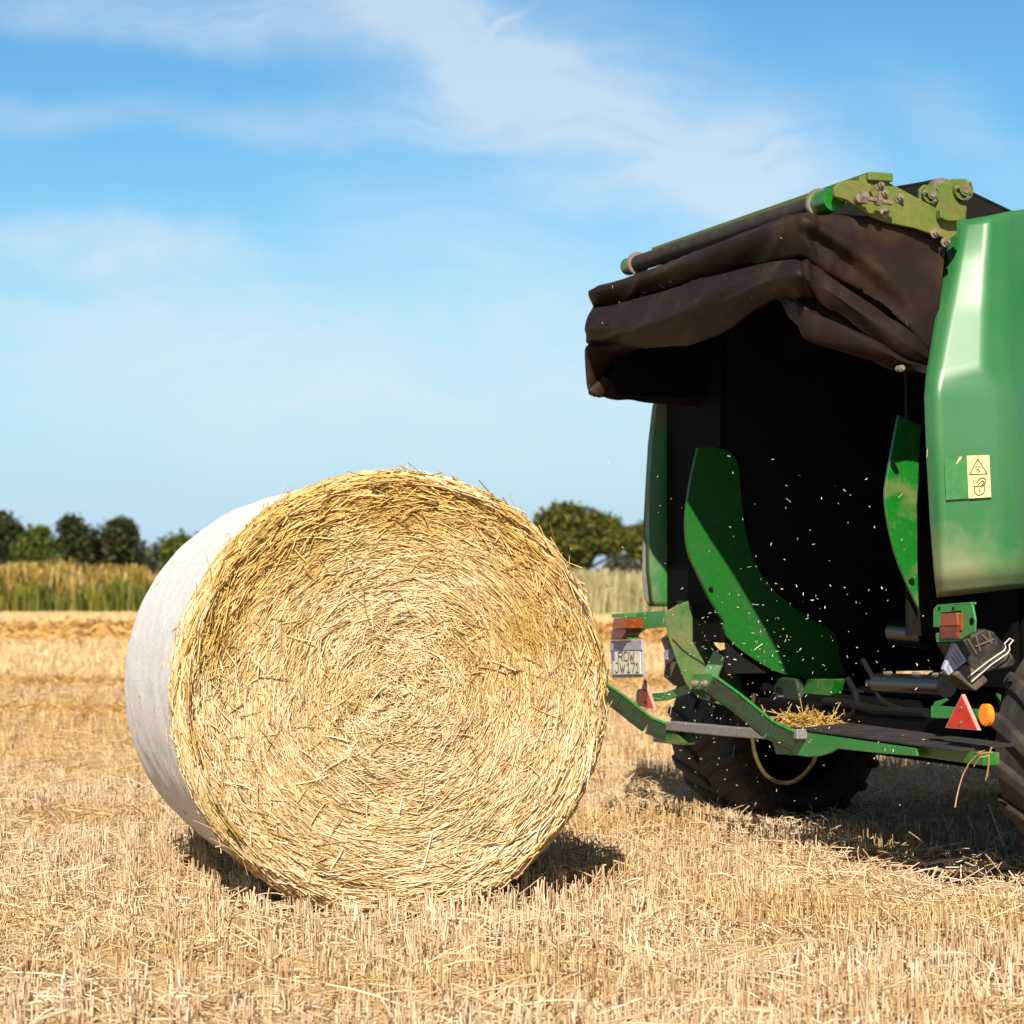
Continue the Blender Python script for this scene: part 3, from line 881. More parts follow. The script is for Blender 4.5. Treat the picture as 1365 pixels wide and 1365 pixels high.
# far hedge seen in the gap
tree(205, 714, 100, 290, M['leaf_far'], 'low far bush in the gap between the trees', seed=8, trunk_h=0.1, n=3000, name='shrub', size=0.34)
tree(125, 722, 120, 260, M['leaf_dark'], 'low dark undergrowth bush beneath the dark trees', seed=9, trunk_h=0.08, n=3600, name='shrub', size=0.3)
tree(20, 722, 120, 250, M['leaf_dark'], 'low dark undergrowth bush at the left edge', seed=10, trunk_h=0.08, n=3600, name='shrub', size=0.3)
# big tree between bale and baler, its limbs leaving gaps of sky
D_T = 150.0; kt = D_T / FPX
def lob(x, y, wx, wz, dy=0.0):
    return ((x - 775) * kt, dy, 1.0 + (782 - y) * kt, wx * kt, wx * kt * 0.9, wz * kt)
tree(775, 667, 150, D_T, M['leaf_oak'], 'spreading olive green tree between the bale and the baler', n=12000, seed=12, trunk_h=0.25, size=0.2,
     lobes=[lob(752, 692, 36, 24), lob(735, 708, 30, 30), lob(778, 698, 36, 24), lob(806, 702, 28, 20, 0.5), lob(760, 724, 48, 24), lob(802, 726, 46, 15), lob(735, 740, 30, 30), lob(845, 722, 32, 18), lob(768, 745, 24, 16), lob(872, 712, 34, 22), lob(752, 768, 26, 20), lob(828, 712, 30, 12), lob(862, 738, 26, 12)])
tree(838, 738, 104, 175, M['leaf_far'], 'grey green round shrub under the spreading tree', seed=14, trunk_h=0.1, n=4200, name='shrub', size=0.24)
tree(905, 690, 110, 190, M['leaf_mid'], 'leafy tree mostly hidden behind the baler', seed=15, trunk_h=0.2, n=3500)

# ------------------------------------------------------------------ the baler
baler = empty('round_baler', O, 'green round baler with its black curtain tailgate raised, dusty from work, seen from behind', 'baler')
def part(mb, name, mats, parent=None, **kw):
    return mb.build(name, mats, parent or baler, **kw)

# near side panel: a folded glossy shell
rows_px = [
    [(1270, 296, 2.08), (1286, 293.5, 2.15), (1318, 288, 2.20), (1341, 282.5, 2.19), (1380, 277, 2.13)],
    [(1262, 340, 2.12), (1278, 340, 2.185), (1316, 338, 2.235), (1341, 336, 2.225), (1380, 336, 2.165)],
    [(1249, 415, 2.18), (1266, 415, 2.24), (1313.5, 413, 2.285), (1341, 412, 2.275), (1380, 412, 2.215)],
    [(1235, 503, 2.25), (1250, 503, 2.30), (1311.5, 489, 2.345), (1342, 487, 2.335), (1380, 487, 2.275)],
    [(1233, 529, 2.255), (1247.5, 523, 2.31), (1333, 518, 2.36), (1352, 517, 2.355), (1390, 516, 2.30)],
    [(1236, 610, 2.255), (1251, 608, 2.31), (1335, 604, 2.36), (1354, 603, 2.355), (1392, 602, 2.30)],
    [(1241, 700, 2.25), (1255, 698, 2.305), (1336, 694, 2.355), (1356, 692, 2.35), (1394, 690, 2.295)],
    [(1246.5, 768, 2.245), (1258, 766, 2.30), (1337, 759.5, 2.35), (1358, 758, 2.345), (1396, 756, 2.29)],
    [(1250, 796, 2.20), (1261, 794.5, 2.25), (1338, 786, 2.30), (1359, 784, 2.295), (1397, 781, 2.24)]]
pb = MB(); rows = []
for r in rows_px:
    row = [on_u(*q) for q in r]
    u, v, z = loc(row[-1])
    row += [P(u - 0.01, v + 0.5, z + 0.02), P(u - 0.03, v + 1.2, z + 0.03)]
    # inner return flange along the rear edge
    ur, vr, zr = loc(row[0])
    row = [P(ur - 0.05, vr + 0.03, zr)] + row
    rows.append(row)
def refine(rows, n):
    """round the folds a little: sample the polyline rows through a soft spline"""
    out = []
    for r in rows:
        q = [r[0]]
        for i in range(len(r) - 1):
            L = np.linalg.norm(r[i + 1] - r[i])
            for t in ((min(n / L, 0.45), 1 - min(n / L, 0.45))):
                q.append(r[i] + (r[i + 1] - r[i]) * t)
            q.append(r[i + 1])
        out.append(q)
    return out
rows = refine(rows, 0.02)
rows = [list(x) for x in zip(*refine([list(x) for x in zip(*rows)], 0.03))]
pb.grid(rows)
panel = part(pb, 'side_panel', M['panel'], solid=0.006, smooth=True, angle=180)
panel['label'] = 'near glossy green side panel with a yellow warning sticker'

def on_panel(x, y, du=0.006):
    # the flat lower field of the panel between its fold lines, u varies linearly in x
    u = 2.31 + (x - 1250) / (1335 - 1250) * 0.05
    return on_u(x, y, u + du)
def flat_patch(pts, mi, mb, du=0.006, th=0.0012):
    mb.prism([on_panel(x, y, du) for x, y in pts], T * th, mi)
def stroke(mb, pts, w, mi, du, closed=False):
    """a printed line: thin ribbon boxes between the points"""
    q = [on_panel(x, y, du) for x, y in pts]
    if closed: q.append(q[0])
    for a, b in zip(q[:-1], q[1:]):
        d = b - a; L = np.linalg.norm(d)
        if L < 1e-6: continue
        d /= L; s = np.cross(T, d)
        mb.prism([a - s * w / 2 - d * w * 0.3, a + s * w / 2 - d * w * 0.3, b + s * w / 2 + d * w * 0.3, b - s * w / 2 + d * w * 0.3], T * 0.0008, mi)
stk = MB()
flat_patch([(1288.5, 607.5), (1318.5, 606.5), (1321, 662.5), (1291, 664.5)], 0, stk, 0.008)
sticker = part(stk, 'warning_sticker', M['sticker'], panel)
ink = MB()
W = 0.0026
stroke(ink, [(1303.2, 612), (1316, 631.5), (1292.5, 632.5)], W, 0, 0.0104, True)
stroke(ink, [(1299.8, 622.2), (1302.5, 622.2)], 0.0022, 0, 0.0104); stroke(ink, [(1304.5, 622.5), (1306.8, 621.8)], 0.0022, 0, 0.0104)
stroke(ink, [(1301, 627), (1303.6, 624.8), (1306, 627.5)], 0.0024, 0, 0.0104); stroke(ink, [(1304, 628.8), (1306.5, 629)], 0.0022, 0, 0.0104)
stroke(ink, [(1298.5, 648.5), (1312, 647.5), (1312.6, 653), (1311, 657.5), (1306.5, 660), (1302, 659.5), (1299.2, 656), (1298.5, 648.5)], W, 0, 0.0104)
stroke(ink, [(1303.5, 646), (1309.5, 640.5), (1312, 642.5), (1308.5, 647)], W, 0, 0.0104)
stroke(ink, [(1301.5, 643.5), (1306, 638), (1311, 636.8), (1314, 639.5), (1313.6, 643.5), (1311, 647)], W, 0, 0.0104)
stroke(ink, [(1305, 651.5), (1305.6, 655.5)], 0.003, 0, 0.0104)
stroke(ink, [(1297.6, 640), (1297.2, 644.8)], 0.0016, 0, 0.0104)
part(ink, 'pictogram', M['sticker_ink'], sticker)
old = MB()
flat_patch([(1258.5, 611.5), (1288, 609), (1290.3, 664.5), (1261, 666.5)], 0, old, 0.0062, 0.0008)
part(old, 'sticker_residue', M['sticker_old'], panel)
fl = MB()
flat_patch([(1279, 608.8), (1282.5, 608.6), (1280, 613), (1277, 616.5), (1274, 619.5), (1276.5, 614)], 0, fl, 0.0092, 0.0008)
part(fl, 'torn_sticker_scrap', M['sticker'], panel)

# far side panel: seen from inside, with a dusty grey edge
fp = MB()
inner = [(876, 540), (870, 590), (866.5, 650), (866, 700), (867, 760), (871, 800), (876, 808)]
ring = [on_u(x, y, 0.0) for x, y in inner]
rows = []
for p in ring:
    u, v, z = loc(p)
    rows.append([P(0.03, v + 1.6, z), P(0.03, v + 0.16, z), P(0.02, v + 0.055, z), P(0.0, v, z), P(-0.03, v - 0.004, z)])
top = loc(ring[0])
rows = [[P(0.1, top[1] + 1.5, 2.3), P(0.1, top[1] + 0.36, 2.3), P(0.09, top[1] + 0.27, 2.3), P(0.08, top[1] + 0.2, 2.3), P(0.05, top[1] + 0.2, 2.3)]] + rows
fp.grid(rows)
fpan = part(fp, 'side_panel', M['panel_far'], solid=0.008, smooth=True, angle=30)
fpan['label'] = 'far side panel seen from its inner side, dusty along the edge'
fe = MB()
rows = []
outer = [(875, 545), (866, 590), (861.5, 650), (858.5, 700), (856.5, 770), (859, 797), (866, 808)]
for p, (x, y) in zip(ring, outer):
    q = on_u(x, y, -0.045)
    u, v, z = loc(q)
    rows.append([p + F * 0.0 - T * 0.034 - F * 0.004, q, P(-0.08, v + 0.03, z), P(-0.10, v + 0.25, z)])
fe.grid(rows)
part(fe, 'panel_edge', M['panel_edge'], fpan, solid=0.006, smooth=True, angle=40)

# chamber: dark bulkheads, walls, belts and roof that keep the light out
cb = MB()
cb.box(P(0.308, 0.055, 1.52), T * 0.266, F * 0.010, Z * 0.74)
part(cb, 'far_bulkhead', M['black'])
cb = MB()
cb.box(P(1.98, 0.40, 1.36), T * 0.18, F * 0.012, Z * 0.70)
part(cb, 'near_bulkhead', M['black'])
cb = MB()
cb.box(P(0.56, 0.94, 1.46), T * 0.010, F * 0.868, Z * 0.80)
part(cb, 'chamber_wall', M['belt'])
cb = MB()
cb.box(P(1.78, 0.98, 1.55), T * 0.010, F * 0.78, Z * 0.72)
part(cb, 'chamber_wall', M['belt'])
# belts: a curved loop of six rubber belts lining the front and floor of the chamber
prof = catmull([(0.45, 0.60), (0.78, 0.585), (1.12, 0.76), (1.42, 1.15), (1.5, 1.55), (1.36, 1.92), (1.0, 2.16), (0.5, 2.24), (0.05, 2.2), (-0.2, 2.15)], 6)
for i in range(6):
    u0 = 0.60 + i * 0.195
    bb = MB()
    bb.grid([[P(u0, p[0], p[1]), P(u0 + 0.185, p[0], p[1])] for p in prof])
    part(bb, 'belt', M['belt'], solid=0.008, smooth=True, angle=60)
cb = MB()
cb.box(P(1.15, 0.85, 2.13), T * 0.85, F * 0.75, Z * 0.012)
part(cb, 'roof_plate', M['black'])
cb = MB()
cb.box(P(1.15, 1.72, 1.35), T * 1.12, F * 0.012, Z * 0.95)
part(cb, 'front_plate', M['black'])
# floor rollers
for i, (v, z) in enumerate(((0.55, 0.555), (0.36, 0.535))):
    rb = MB(); rb.tube([P(0.585, v, z), P(1.765, v, z)], 0.06, 20)
    part(rb, 'floor_roller', M['black'], smooth=True)

# inner green side plate (crescent)
UC = 0.60
outl = catmull([(931, 597), (924, 625), (917, 665), (914.5, 700), (918, 735), (929, 762)], 5) + \
       catmull([(929, 762), (945, 795), (957, 815), (966, 829)], 4) + \
       [(966, 838), (969, 848)] + catmull([(969, 848), (985, 864), (1005, 878), (1030, 893), (1052, 900), (1085, 905), (1128, 899)], 5) + \
       catmull([(1120, 880), (1112, 845), (1090, 830), (1068, 818), (1050, 803), (1030, 785), (1012, 760), (999, 730), (991, 690), (987, 650), (984, 620), (972, 602), (950, 596)], 5)
cm = MB()
pts = [on_u(float(p[0]), float(p[1]), UC) for p in outl]
cm.prism(pts, -T * 0.02)
chm = part(cm, 'chamber_side_plate', M['green_clean'], bevel=0.0)
hb = MB()
hb.tube([on_u(947.5, 786, UC + 0.001), on_u(947.5, 786, UC + 0.004)], 0.010, 14)
part(hb, 'bolt_hole', M['black'], chm)

# near inner plate
npx = catmull([(1198, 553), (1189, 600), (1182, 640), (1180, 660), (1183, 690), (1193, 735), (1208, 775), (1225, 811)], 5)
npx += [(1224, 790), (1223, 740), (1223, 690), (1224, 640), (1228, 567)]
nm = MB(); nm.prism([on_u(float(x), float(y), 1.84) for x, y in npx], -T * 0.015)
nip = part(nm, 'inner_side_plate', M['green'], bevel=0.002)
hb = MB(); hb.tube([on_u(1215, 775, 1.841), on_u(1215, 775, 1.845)], 0.011, 14); 
part(hb, 'bolt_hole', M['black'], nip)

# ------------------------------------------------------------------ curtain
VR, UN, UF = -0.42, 2.19, 0.34
LV = ['T', 'R1', 'B1', 'V1', 'R2', 'M2', 'B2', 'V2', 'R3', 'B3', 'I']
def rearcol(d, far=False):
    c = []
    out = {'T': 0.20, 'R1': -0.035, 'B1': 0.025, 'V1': 0.065, 'R2': -0.015, 'M2': -0.055, 'B2': 0.012, 'V2': 0.07, 'R3': 0.05, 'B3': 0.09, 'I': 0.22}
    out.update(d.get('o', {}))
    for l in LV:
        x, y = d[l]
        c.append(on_v(x, y, VR + out[l]))
    return c
def sidecol(d):
    c = []
    out = {'T': -0.16, 'R1': 0.025, 'B1': 0.0, 'V1': -0.05, 'R2': 0.02, 'M2': 0.04, 'B2': 0.0, 'V2': -0.05, 'R3': 0.035, 'B3': -0.01, 'I': -0.16}
    out.update(d.get('o', {}))
    for l in LV:
        x, y = d[l]
        c.append(on_u(x, y, UN + out[l]))
    return c
colsC = []
# far side going forward (its outside faces away; its lower hem is seen)
def farside(v, zs, du):
    return [P(UF + u, v, z) for z, u in zip(zs, du)]
du = [0.12, 0.0, -0.01, 0.03, -0.01, -0.02, 0, 0.03, 0.0, 0.0, 0.02]
colsC.append(farside(0.14, [2.16, 2.15, 2.09, 2.08, 2.06, 1.99, 1.93, 1.91, 1.86, 1.72, 1.80], du))
colsC.append(farside(-0.18, [2.16, 2.15, 2.08, 2.07, 2.05, 1.98, 1.91, 1.89, 1.85, 1.735, 1.80], du))
colsC.append(rearcol({'T': (800, 383), 'R1': (787, 391), 'B1': (793, 408), 'V1': (800, 409), 'R2': (788, 415), 'M2': (782, 440), 'B2': (785, 456), 'V2': (792, 460), 'R3': (783, 468), 'B3': (786, 523), 'I': (805, 500),
    'o': {'R3': -0.01, 'B3': 0.0, 'V2': 0.03, 'I': 0.05}}))
colsC.append(rearcol({'T': (835, 370), 'R1': (822, 379), 'B1': (828, 399), 'V1': (830, 401), 'R2': (822, 405), 'M2': (818, 436), 'B2': (822, 452), 'V2': (824, 456), 'R3': (822, 464), 'B3': (830, 480), 'I': (845, 465),
    'o': {'R3': 0.06, 'B3': 0.14, 'V2': 0.06, 'I': 0.26}}))
colsC.append(rearcol({'T': (884, 352), 'R1': (871, 364), 'B1': (874, 387), 'V1': (875, 389), 'R2': (872, 392), 'M2': (870, 430), 'B2': (868, 463), 'V2': (870, 462), 'R3': (874, 458), 'B3': (878, 452), 'I': (885, 440),
    'o': {'V2': 0.06, 'R3': 0.12, 'B3': 0.18, 'I': 0.26}}))
colsC.append(rearcol({'T': (968, 318), 'R1': (955, 331), 'B1': (958, 364), 'V1': (958, 365), 'R2': (955, 369), 'M2': (954, 405), 'B2': (950, 447), 'V2': (952, 445), 'R3': (955, 438), 'B3': (958, 430), 'I': (965, 420),
    'o': {'V2': 0.06, 'R3': 0.12, 'B3': 0.18, 'I': 0.26}}))
colsC.append(rearcol({'T': (1040, 290), 'R1': (1028, 301), 'B1': (1030, 347), 'V1': (1030, 348), 'R2': (1026, 350), 'M2': (1022, 375), 'B2': (1018, 404), 'V2': (1022, 404), 'R3': (1026, 398), 'B3': (1030, 394), 'I': (1035, 385),
    'o': {'V2': 0.05, 'R3': 0.10, 'B3': 0.15, 'I': 0.24}}))
colsC.append(rearcol({'T': (1072, 287), 'R1': (1064, 290.5), 'B1': (1066, 341), 'V1': (1068, 342), 'R2': (1064, 344), 'M2': (1064, 366), 'B2': (1062, 393), 'V2': (1060, 396), 'R3': (1052, 402), 'B3': (1052, 428), 'I': (1062, 430),
    'o': {'R1': -0.008, 'B1': 0.015, 'R2': -0.02, 'V2': 0.04, 'R3': 0.02, 'B3': 0.05, 'I': 0.12}}))
colsC.append(sidecol({'T': (1092, 289), 'R1': (1086, 290), 'B1': (1090, 350), 'V1': (1090, 352), 'R2': (1088, 355), 'M2': (1088, 378), 'B2': (1090, 405), 'V2': (1088, 408), 'R3': (1080, 413), 'B3': (1080, 449), 'I': (1090, 450)}))
colsC.append(sidecol({'T': (1120, 291), 'R1': (1118, 292), 'B1': (1118, 368), 'V1': (1118, 370), 'R2': (1118, 373), 'M2': (1117, 396), 'B2': (1116, 423), 'V2': (1116, 426), 'R3': (1114, 431), 'B3': (1114, 463), 'I': (1122, 458)}))
colsC.append(sidecol({'T': (1168, 297), 'R1': (1167, 298), 'B1': (1165, 400), 'V1': (1165, 402), 'R2': (1164, 406), 'M2': (1164, 428), 'B2': (1163, 452), 'V2': (1163, 455), 'R3': (1162, 459), 'B3': (1160, 485), 'I': (1166, 478)}))
colsC.append(sidecol({'T': (1220, 306), 'R1': (1219, 307), 'B1': (1213, 438), 'V1': (1213, 440), 'R2': (1211, 444), 'M2': (1210, 460), 'B2': (1208, 476), 'V2': (1208, 478), 'R3': (1206, 481), 'B3': (1202, 495), 'I': (1204, 490)}))
colsC.append(sidecol({'T': (1263, 312), 'R1': (1262, 313), 'B1': (1246, 470), 'V1': (1246, 471), 'R2': (1245, 473), 'M2': (1244, 482), 'B2': (1243, 488), 'V2': (1243, 489), 'R3': (1242, 491), 'B3': (1240, 499), 'I': (1240, 496),
    'o': {'B1': -0.02, 'R2': -0.04, 'M2': -0.04, 'B2': -0.05, 'R3': -0.05}}))
# dense loft
def taut(c, n):
    a = catmull(c, n)
    lin = []
    for i in range(len(c) - 1):
        for k in range(n):
            lin.append(np.asarray(c[i]) * (1 - k / n) + np.asarray(c[i + 1]) * (k / n))
    lin.append(np.asarray(c[-1]))
    return [p * 0.45 + q * 0.55 for p, q in zip(a, lin)]
dense_cols = [taut(c, 12) for c in colsC]
nl = len(dense_cols[0])
rows = [catmull([c[i] for c in dense_cols], 20) for i in range(nl)]
A = np.array(rows)                       # (levels, along, 3)
# cloth wrinkles: displacement along the normal
gu = np.gradient(A, axis=1); gv_ = np.gradient(A, axis=0)
nrm = np.cross(gu, gv_); nrm /= np.linalg.norm(nrm, axis=2, keepdims=True) + 1e-9
al = np.cumsum(np.linalg.norm(gu, axis=2), axis=1); dn = np.cumsum(np.linalg.norm(gv_, axis=2), axis=0)
wr = 0.020 * (vnoise(al * 1.5 + dn * 2.0 + 5, dn * 7 + al * 1.0, 3) - 0.5) + 0.012 * (vnoise(al * 2.6 + 20, dn * 12 + al * 2.6, 4) - 0.5)
def crease(q, w=5): return -np.maximum(0, 1 - np.abs(2 * q - 1) * w) ** 1.2
wr += 0.010 * crease(vnoise(al * 1.6 + dn * 1.5 + 3, dn * 4.0 + al * 1.8, 23), 3)
# slack creases running down the near side towards the bolt
wr += 0.012 * np.sin(9 * dn + 4.5 * np.maximum(al - 2.3, 0) + 2.5 * vnoise(al * 3, dn * 3, 6)) * np.clip((al - 2.2) * 3, 0, 1)
LV_ = np.linspace(0, 10, A.shape[0])[:, None]; CI = np.linspace(0, 12, A.shape[1])[None, :]
dia = LV_ - (1.15 + 0.16 * np.clip(CI - 7.2, 0, 9))
wr = wr - 0.028 * np.exp(-(dia / 0.13) ** 2) * np.clip((CI - 7.0) * 2, 0, 1) * np.clip((11.6 - CI) * 1.5, 0, 1)
dia2 = LV_ - (1.42 + 0.10 * np.clip(CI - 7.0, 0, 9))
wr = wr + 0.016 * np.exp(-(dia2 / 0.12) ** 2) * np.clip((CI - 7.0) * 2, 0, 1) * np.clip((11.6 - CI) * 1.5, 0, 1)
dia3 = LV_ - (5.6 - 0.32 * np.clip(CI - 2.2, 0, 4))
wr = wr - 0.02 * np.exp(-(dia3 / 0.16) ** 2) * np.clip((CI - 2.2) * 2, 0, 1) * np.clip((6.2 - CI) * 1.0, 0, 1)
fade = np.linspace(0, 1, A.shape[1]); fade = np.clip(np.minimum(fade, 1 - fade) * 12, 0, 1)[None, :]
lf = np.linspace(0, 1, A.shape[0]); lf = np.clip(np.minimum(lf + 0.02, 1.02 - lf) * 8, 0, 1)[:, None]
A = A + nrm * (wr * fade * lf)[:, :, None]
ct = MB(); ct.grid([list(r) for r in A])
cur = part(ct, 'curtain', M['cloth'], smooth=True, angle=180)
cur['label'] = 'dark folded cloth curtain hanging from the raised roller'
hb = MB()
pb_ = on_u(1201, 491, UN + 0.03)
hb.tube([pb_ - T * 0.02, pb_ + T * 0.008], 0.011, 14); hb.tube([pb_ + T * 0.008, pb_ + T * 0.016], 0.007, 12)
part(hb, 'curtain_bolt', M['steel'], cur, smooth=True)
# inside of the hood: black sheets added in place of its shade
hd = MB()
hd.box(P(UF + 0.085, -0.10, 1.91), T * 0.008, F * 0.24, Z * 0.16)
part(hd, 'hood_shade_sheet', M['black'])
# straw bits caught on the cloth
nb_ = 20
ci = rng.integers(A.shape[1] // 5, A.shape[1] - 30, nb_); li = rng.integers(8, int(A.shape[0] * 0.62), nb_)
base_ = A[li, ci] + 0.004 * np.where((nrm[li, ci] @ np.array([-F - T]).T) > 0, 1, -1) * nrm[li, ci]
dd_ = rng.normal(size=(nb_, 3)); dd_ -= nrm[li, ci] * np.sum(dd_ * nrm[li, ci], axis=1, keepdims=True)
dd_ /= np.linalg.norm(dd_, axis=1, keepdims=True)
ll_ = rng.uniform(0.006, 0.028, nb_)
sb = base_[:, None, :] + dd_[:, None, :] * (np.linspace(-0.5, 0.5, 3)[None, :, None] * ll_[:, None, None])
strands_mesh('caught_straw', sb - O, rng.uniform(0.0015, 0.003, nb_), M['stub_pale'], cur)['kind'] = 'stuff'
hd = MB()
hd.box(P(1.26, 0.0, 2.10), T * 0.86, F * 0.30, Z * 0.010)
part(hd, 'hood_shade_sheet', M['black'])
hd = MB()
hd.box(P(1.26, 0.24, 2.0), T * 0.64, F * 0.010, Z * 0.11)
part(hd, 'hood_shade_sheet', M['black'])

# ------------------------------------------------------------------ roller, top beam, arms
RA = on_v(842, 354, -0.30); RB = on_v(1103, 268, -0.30)
axd = RB - RA; axl = np.linalg.norm(axd); axd /= axl
rb = MB(); rb.tube([RA + axd * 0.07, RB - axd * 0.03], 0.032, 24)
rol = part(rb, 'roller', M['mat'], smooth=True)
for (a0, a1, r, mt, nm_) in ((-0.035, 0.06, 0.034, M['green'], 'end_cap'), (0.055, 0.07, 0.045, M['steel'], 'flange_ring')):
    eb = MB(); eb.tube([RA + axd * a0, RA + axd * (a1)], r, 22)
    part(eb, nm_, mt, rol, smooth=True)
for (a0, a1, r, mt, nm_) in ((-0.05, 0.05, 0.040, M['green'], 'end_cap'), (-0.062, -0.047, 0.050, M['steel'], 'flange_ring')):
    eb = MB(); eb.tube([RB + axd * a0, RB + axd * a1], r, 22)
    part(eb, nm_, mt, rol, smooth=True)
# beam above the roller
q0, q1 = on_v(868, 330, -0.20), on_v(1158, 228.5, -0.20)
bd = q1 - q0; bd /= np.linalg.norm(bd)
bb = MB()
bb.prism([q0, q0 + Z * -0.028, q0 - Z * 0.028 + F * 0.09, q0 + F * 0.09], q1 - q0)
bb.prism([q0 - Z * 0.028, q0 - Z * 0.028 + F * 0.008, q0 - Z * 0.07 + F * 0.008, q0 - Z * 0.07], (q1 - q0) * 0.985)
part(bb, 'top_beam', M['green_oily'], bevel=0.004)
# near arm plate
UA = 2.25
arm_px = [(1160, 231), (1172, 236), (1222, 263), (1262, 285), (1276, 291), (1276, 312), (1266, 319), (1240, 311), (1219, 304), (1185, 297), (1162, 289), (1130, 268), (1114, 262), (1111, 252), (1117, 243), (1132, 240), (1146, 241), (1146, 235)]
ab = MB(); ab.prism([on_u(x, y, UA) for x, y in arm_px], -T * 0.016)
arm = part(ab, 'gate_arm', M['green_oily'], bevel=0.003)
ab = MB()
ab.prism([on_u(x, y, UA + 0.03) for x, y in [(1113, 262), (1112, 250), (1120, 243), (1132, 241), (1162, 245), (1166, 252), (1150, 262), (1141, 274), (1128, 266)]], -T * 0.022)
part(ab, 'bearing_block', M['green_oily'], arm, bevel=0.004)
for (x, y) in ((1172, 247), (1177, 258), (1198, 264), (1179, 284), (1246, 311), (1260, 323)):
    ab = MB(); ab.bolt(on_u(x, y, UA), T, 0.011, 0.012)
    part(ab, 'bolt', M['steel'], arm, smooth=True)
ab = MB()
c1, c2 = on_u(1148, 263, UA + 0.055), on_u(1189, 271, UA + 0.055)
ab.tube([c1, c2], 0.0085, 10); dd = (c2 - c1) / np.linalg.norm(c2 - c1)
ab.tube([c1 - dd * 0.006, c1 + dd * 0.02], 0.021, 6); ab.tube([c1 + dd * 0.055, c1 + dd * 0.07], 0.018, 6)
ab.tube([c1 + dd * 0.0 - T * 0.03, c1 + dd * 0.0], 0.018, 12)
part(ab, 'tension_screw', M['steel'], arm, smooth=True)
ab = MB()
ab.prism([on_u(x, y, UA + 0.02) for x, y in [(1118, 264), (1121, 254), (1131, 251), (1133, 260), (1124, 268)]], -T * 0.018)
part(ab, 'arm_lug', M['green_oily'], arm, bevel=0.003)
ab = MB()
ab.prism([on_u(x, y, UA + 0.006) for x, y in [(1247, 281), (1262, 287), (1274, 289), (1272, 296), (1258, 296), (1248, 292)]], T * 0.03)
part(ab, 'arm_lug', M['green_oily'], arm, bevel=0.003)
# bearing plate behind
UB = 2.02
bp_ = [(1226, 252), (1232, 246), (1244, 247), (1258, 243), (1270, 238), (1284, 238), (1292, 247), (1292, 262), (1288, 285), (1288, 310), (1225, 310)]
ab = MB(); ab.prism([on_u(x, y, UB) for x, y in bp_], -T * 0.016)
bpl = part(ab, 'bearing_plate', M['green_oily'], bevel=0.003)
for (x, y, r) in ((1237.5, 260, 0.030), (1281.5, 254, 0.036)):
    eb = MB(); c = on_u(x, y, UB)
    eb.tube([c, c + T * 0.018], r, 24); eb.tube([c + T * 0.018, c + T * 0.03], r * 0.62, 20)
    for k in range(3):
        an = k * 2.094 + 0.9
        eb.bolt(c + T * 0.018 + (F * math.cos(an) + Z * math.sin(an)) * r * 0.82, T, 0.006, 0.006, 1)
    eb.tube([c + T * 0.03, c + T * 0.034], r * 0.4, 14, 1)
    part(eb, 'bearing', [M['green_oily'], M['steel']], bpl, smooth=True)
# upper roller with the belts running over it
c = on_u(1256, 250, 1.84)
eb = MB(); eb.tube([c, c - T * 1.2], 0.035, 24)
part(eb, 'upper_roller', M['steel'], smooth=True)
bt = MB()
top_prof = [(1192, 250), (1222, 245), (1250, 239.5), (1262, 240), (1300, 259), (1346, 281)]
pA = [on_u(x, y, 1.80) for x, y in top_prof]
u_, v_, z_ = loc(pA[-1]); pA.append(P(u_, v_ + 0.5, z_ - 0.2))
u_, v_, z_ = loc(pA[0]); pA.insert(0, P(u_, v_ - 0.1, z_ - 0.14))
bt.grid([[p, p - T * 1.2] for p in pA])
bt.prism([on_u(x, y, 1.795) for x, y in [(1192, 252), (1250, 241), (1262, 242), (1346, 283), (1346, 340), (1192, 340)]], -T * 0.01)
part(bt, 'upper_belt', M['belt'], solid=0.008)

# ------------------------------------------------------------------ lower rear: ramp, bracket, crossbar
VB = -0.10
rb = MB()
barc = [on_v(x, y, VB) for x, y in ((887, 967), (920, 970), (960, 974), (1000, 977), (1035, 979), (1062, 978))]
rows_t, rows_b = [], []
for p in barc:
    rows_t.append(p + Z * 0.016); rows_b.append(p - Z * 0.020)
fr = [[a, b] for a, b in zip(rows_t, rows_b)]
for i in range(len(barc) - 1):
    a, b, c_, d_ = rows_t[i], rows_t[i + 1], rows_b[i + 1], rows_b[i]
    rb.add([a, b, c_, d_, a + F * 0.05, b + F * 0.05, c_ + F * 0.05, d_ + F * 0.05], [(0, 1, 2, 3), (7, 6, 5, 4), (0, 4, 5, 1), (3, 2, 6, 7)] + ([(0, 3, 7, 4)] if i == 0 else []) + ([(1, 5, 6, 2)] if i == len(barc) - 2 else []))
part(rb, 'ramp_bar', M['grey_bar'], bevel=0.004)
def ramp_arm(px, u):
    b = MB()
    path = [on_u(x, y, u) for x, y in px]
    for a, c in zip(path[:-1], path[1:]):
        d = c - a; L = np.linalg.norm(d); d = d / L
        up = np.cross(d, T); up = up if up[2] > 0 else -up
        b.box((a + c) / 2, d * (L / 2 + 0.004), T * 0.012, up * 0.005, 0)
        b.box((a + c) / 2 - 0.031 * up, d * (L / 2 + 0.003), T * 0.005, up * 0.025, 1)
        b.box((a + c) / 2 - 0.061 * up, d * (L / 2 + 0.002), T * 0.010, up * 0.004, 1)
    return part(b, 'ramp_arm', [M['green_light'], M['green_shade_grime']], bevel=0.002)  # web far darker than the flange: its shade is in the colour
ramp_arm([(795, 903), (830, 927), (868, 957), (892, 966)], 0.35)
ramp_arm([(953, 902), (985, 925), (1030, 962), (1062, 977)], 1.50)
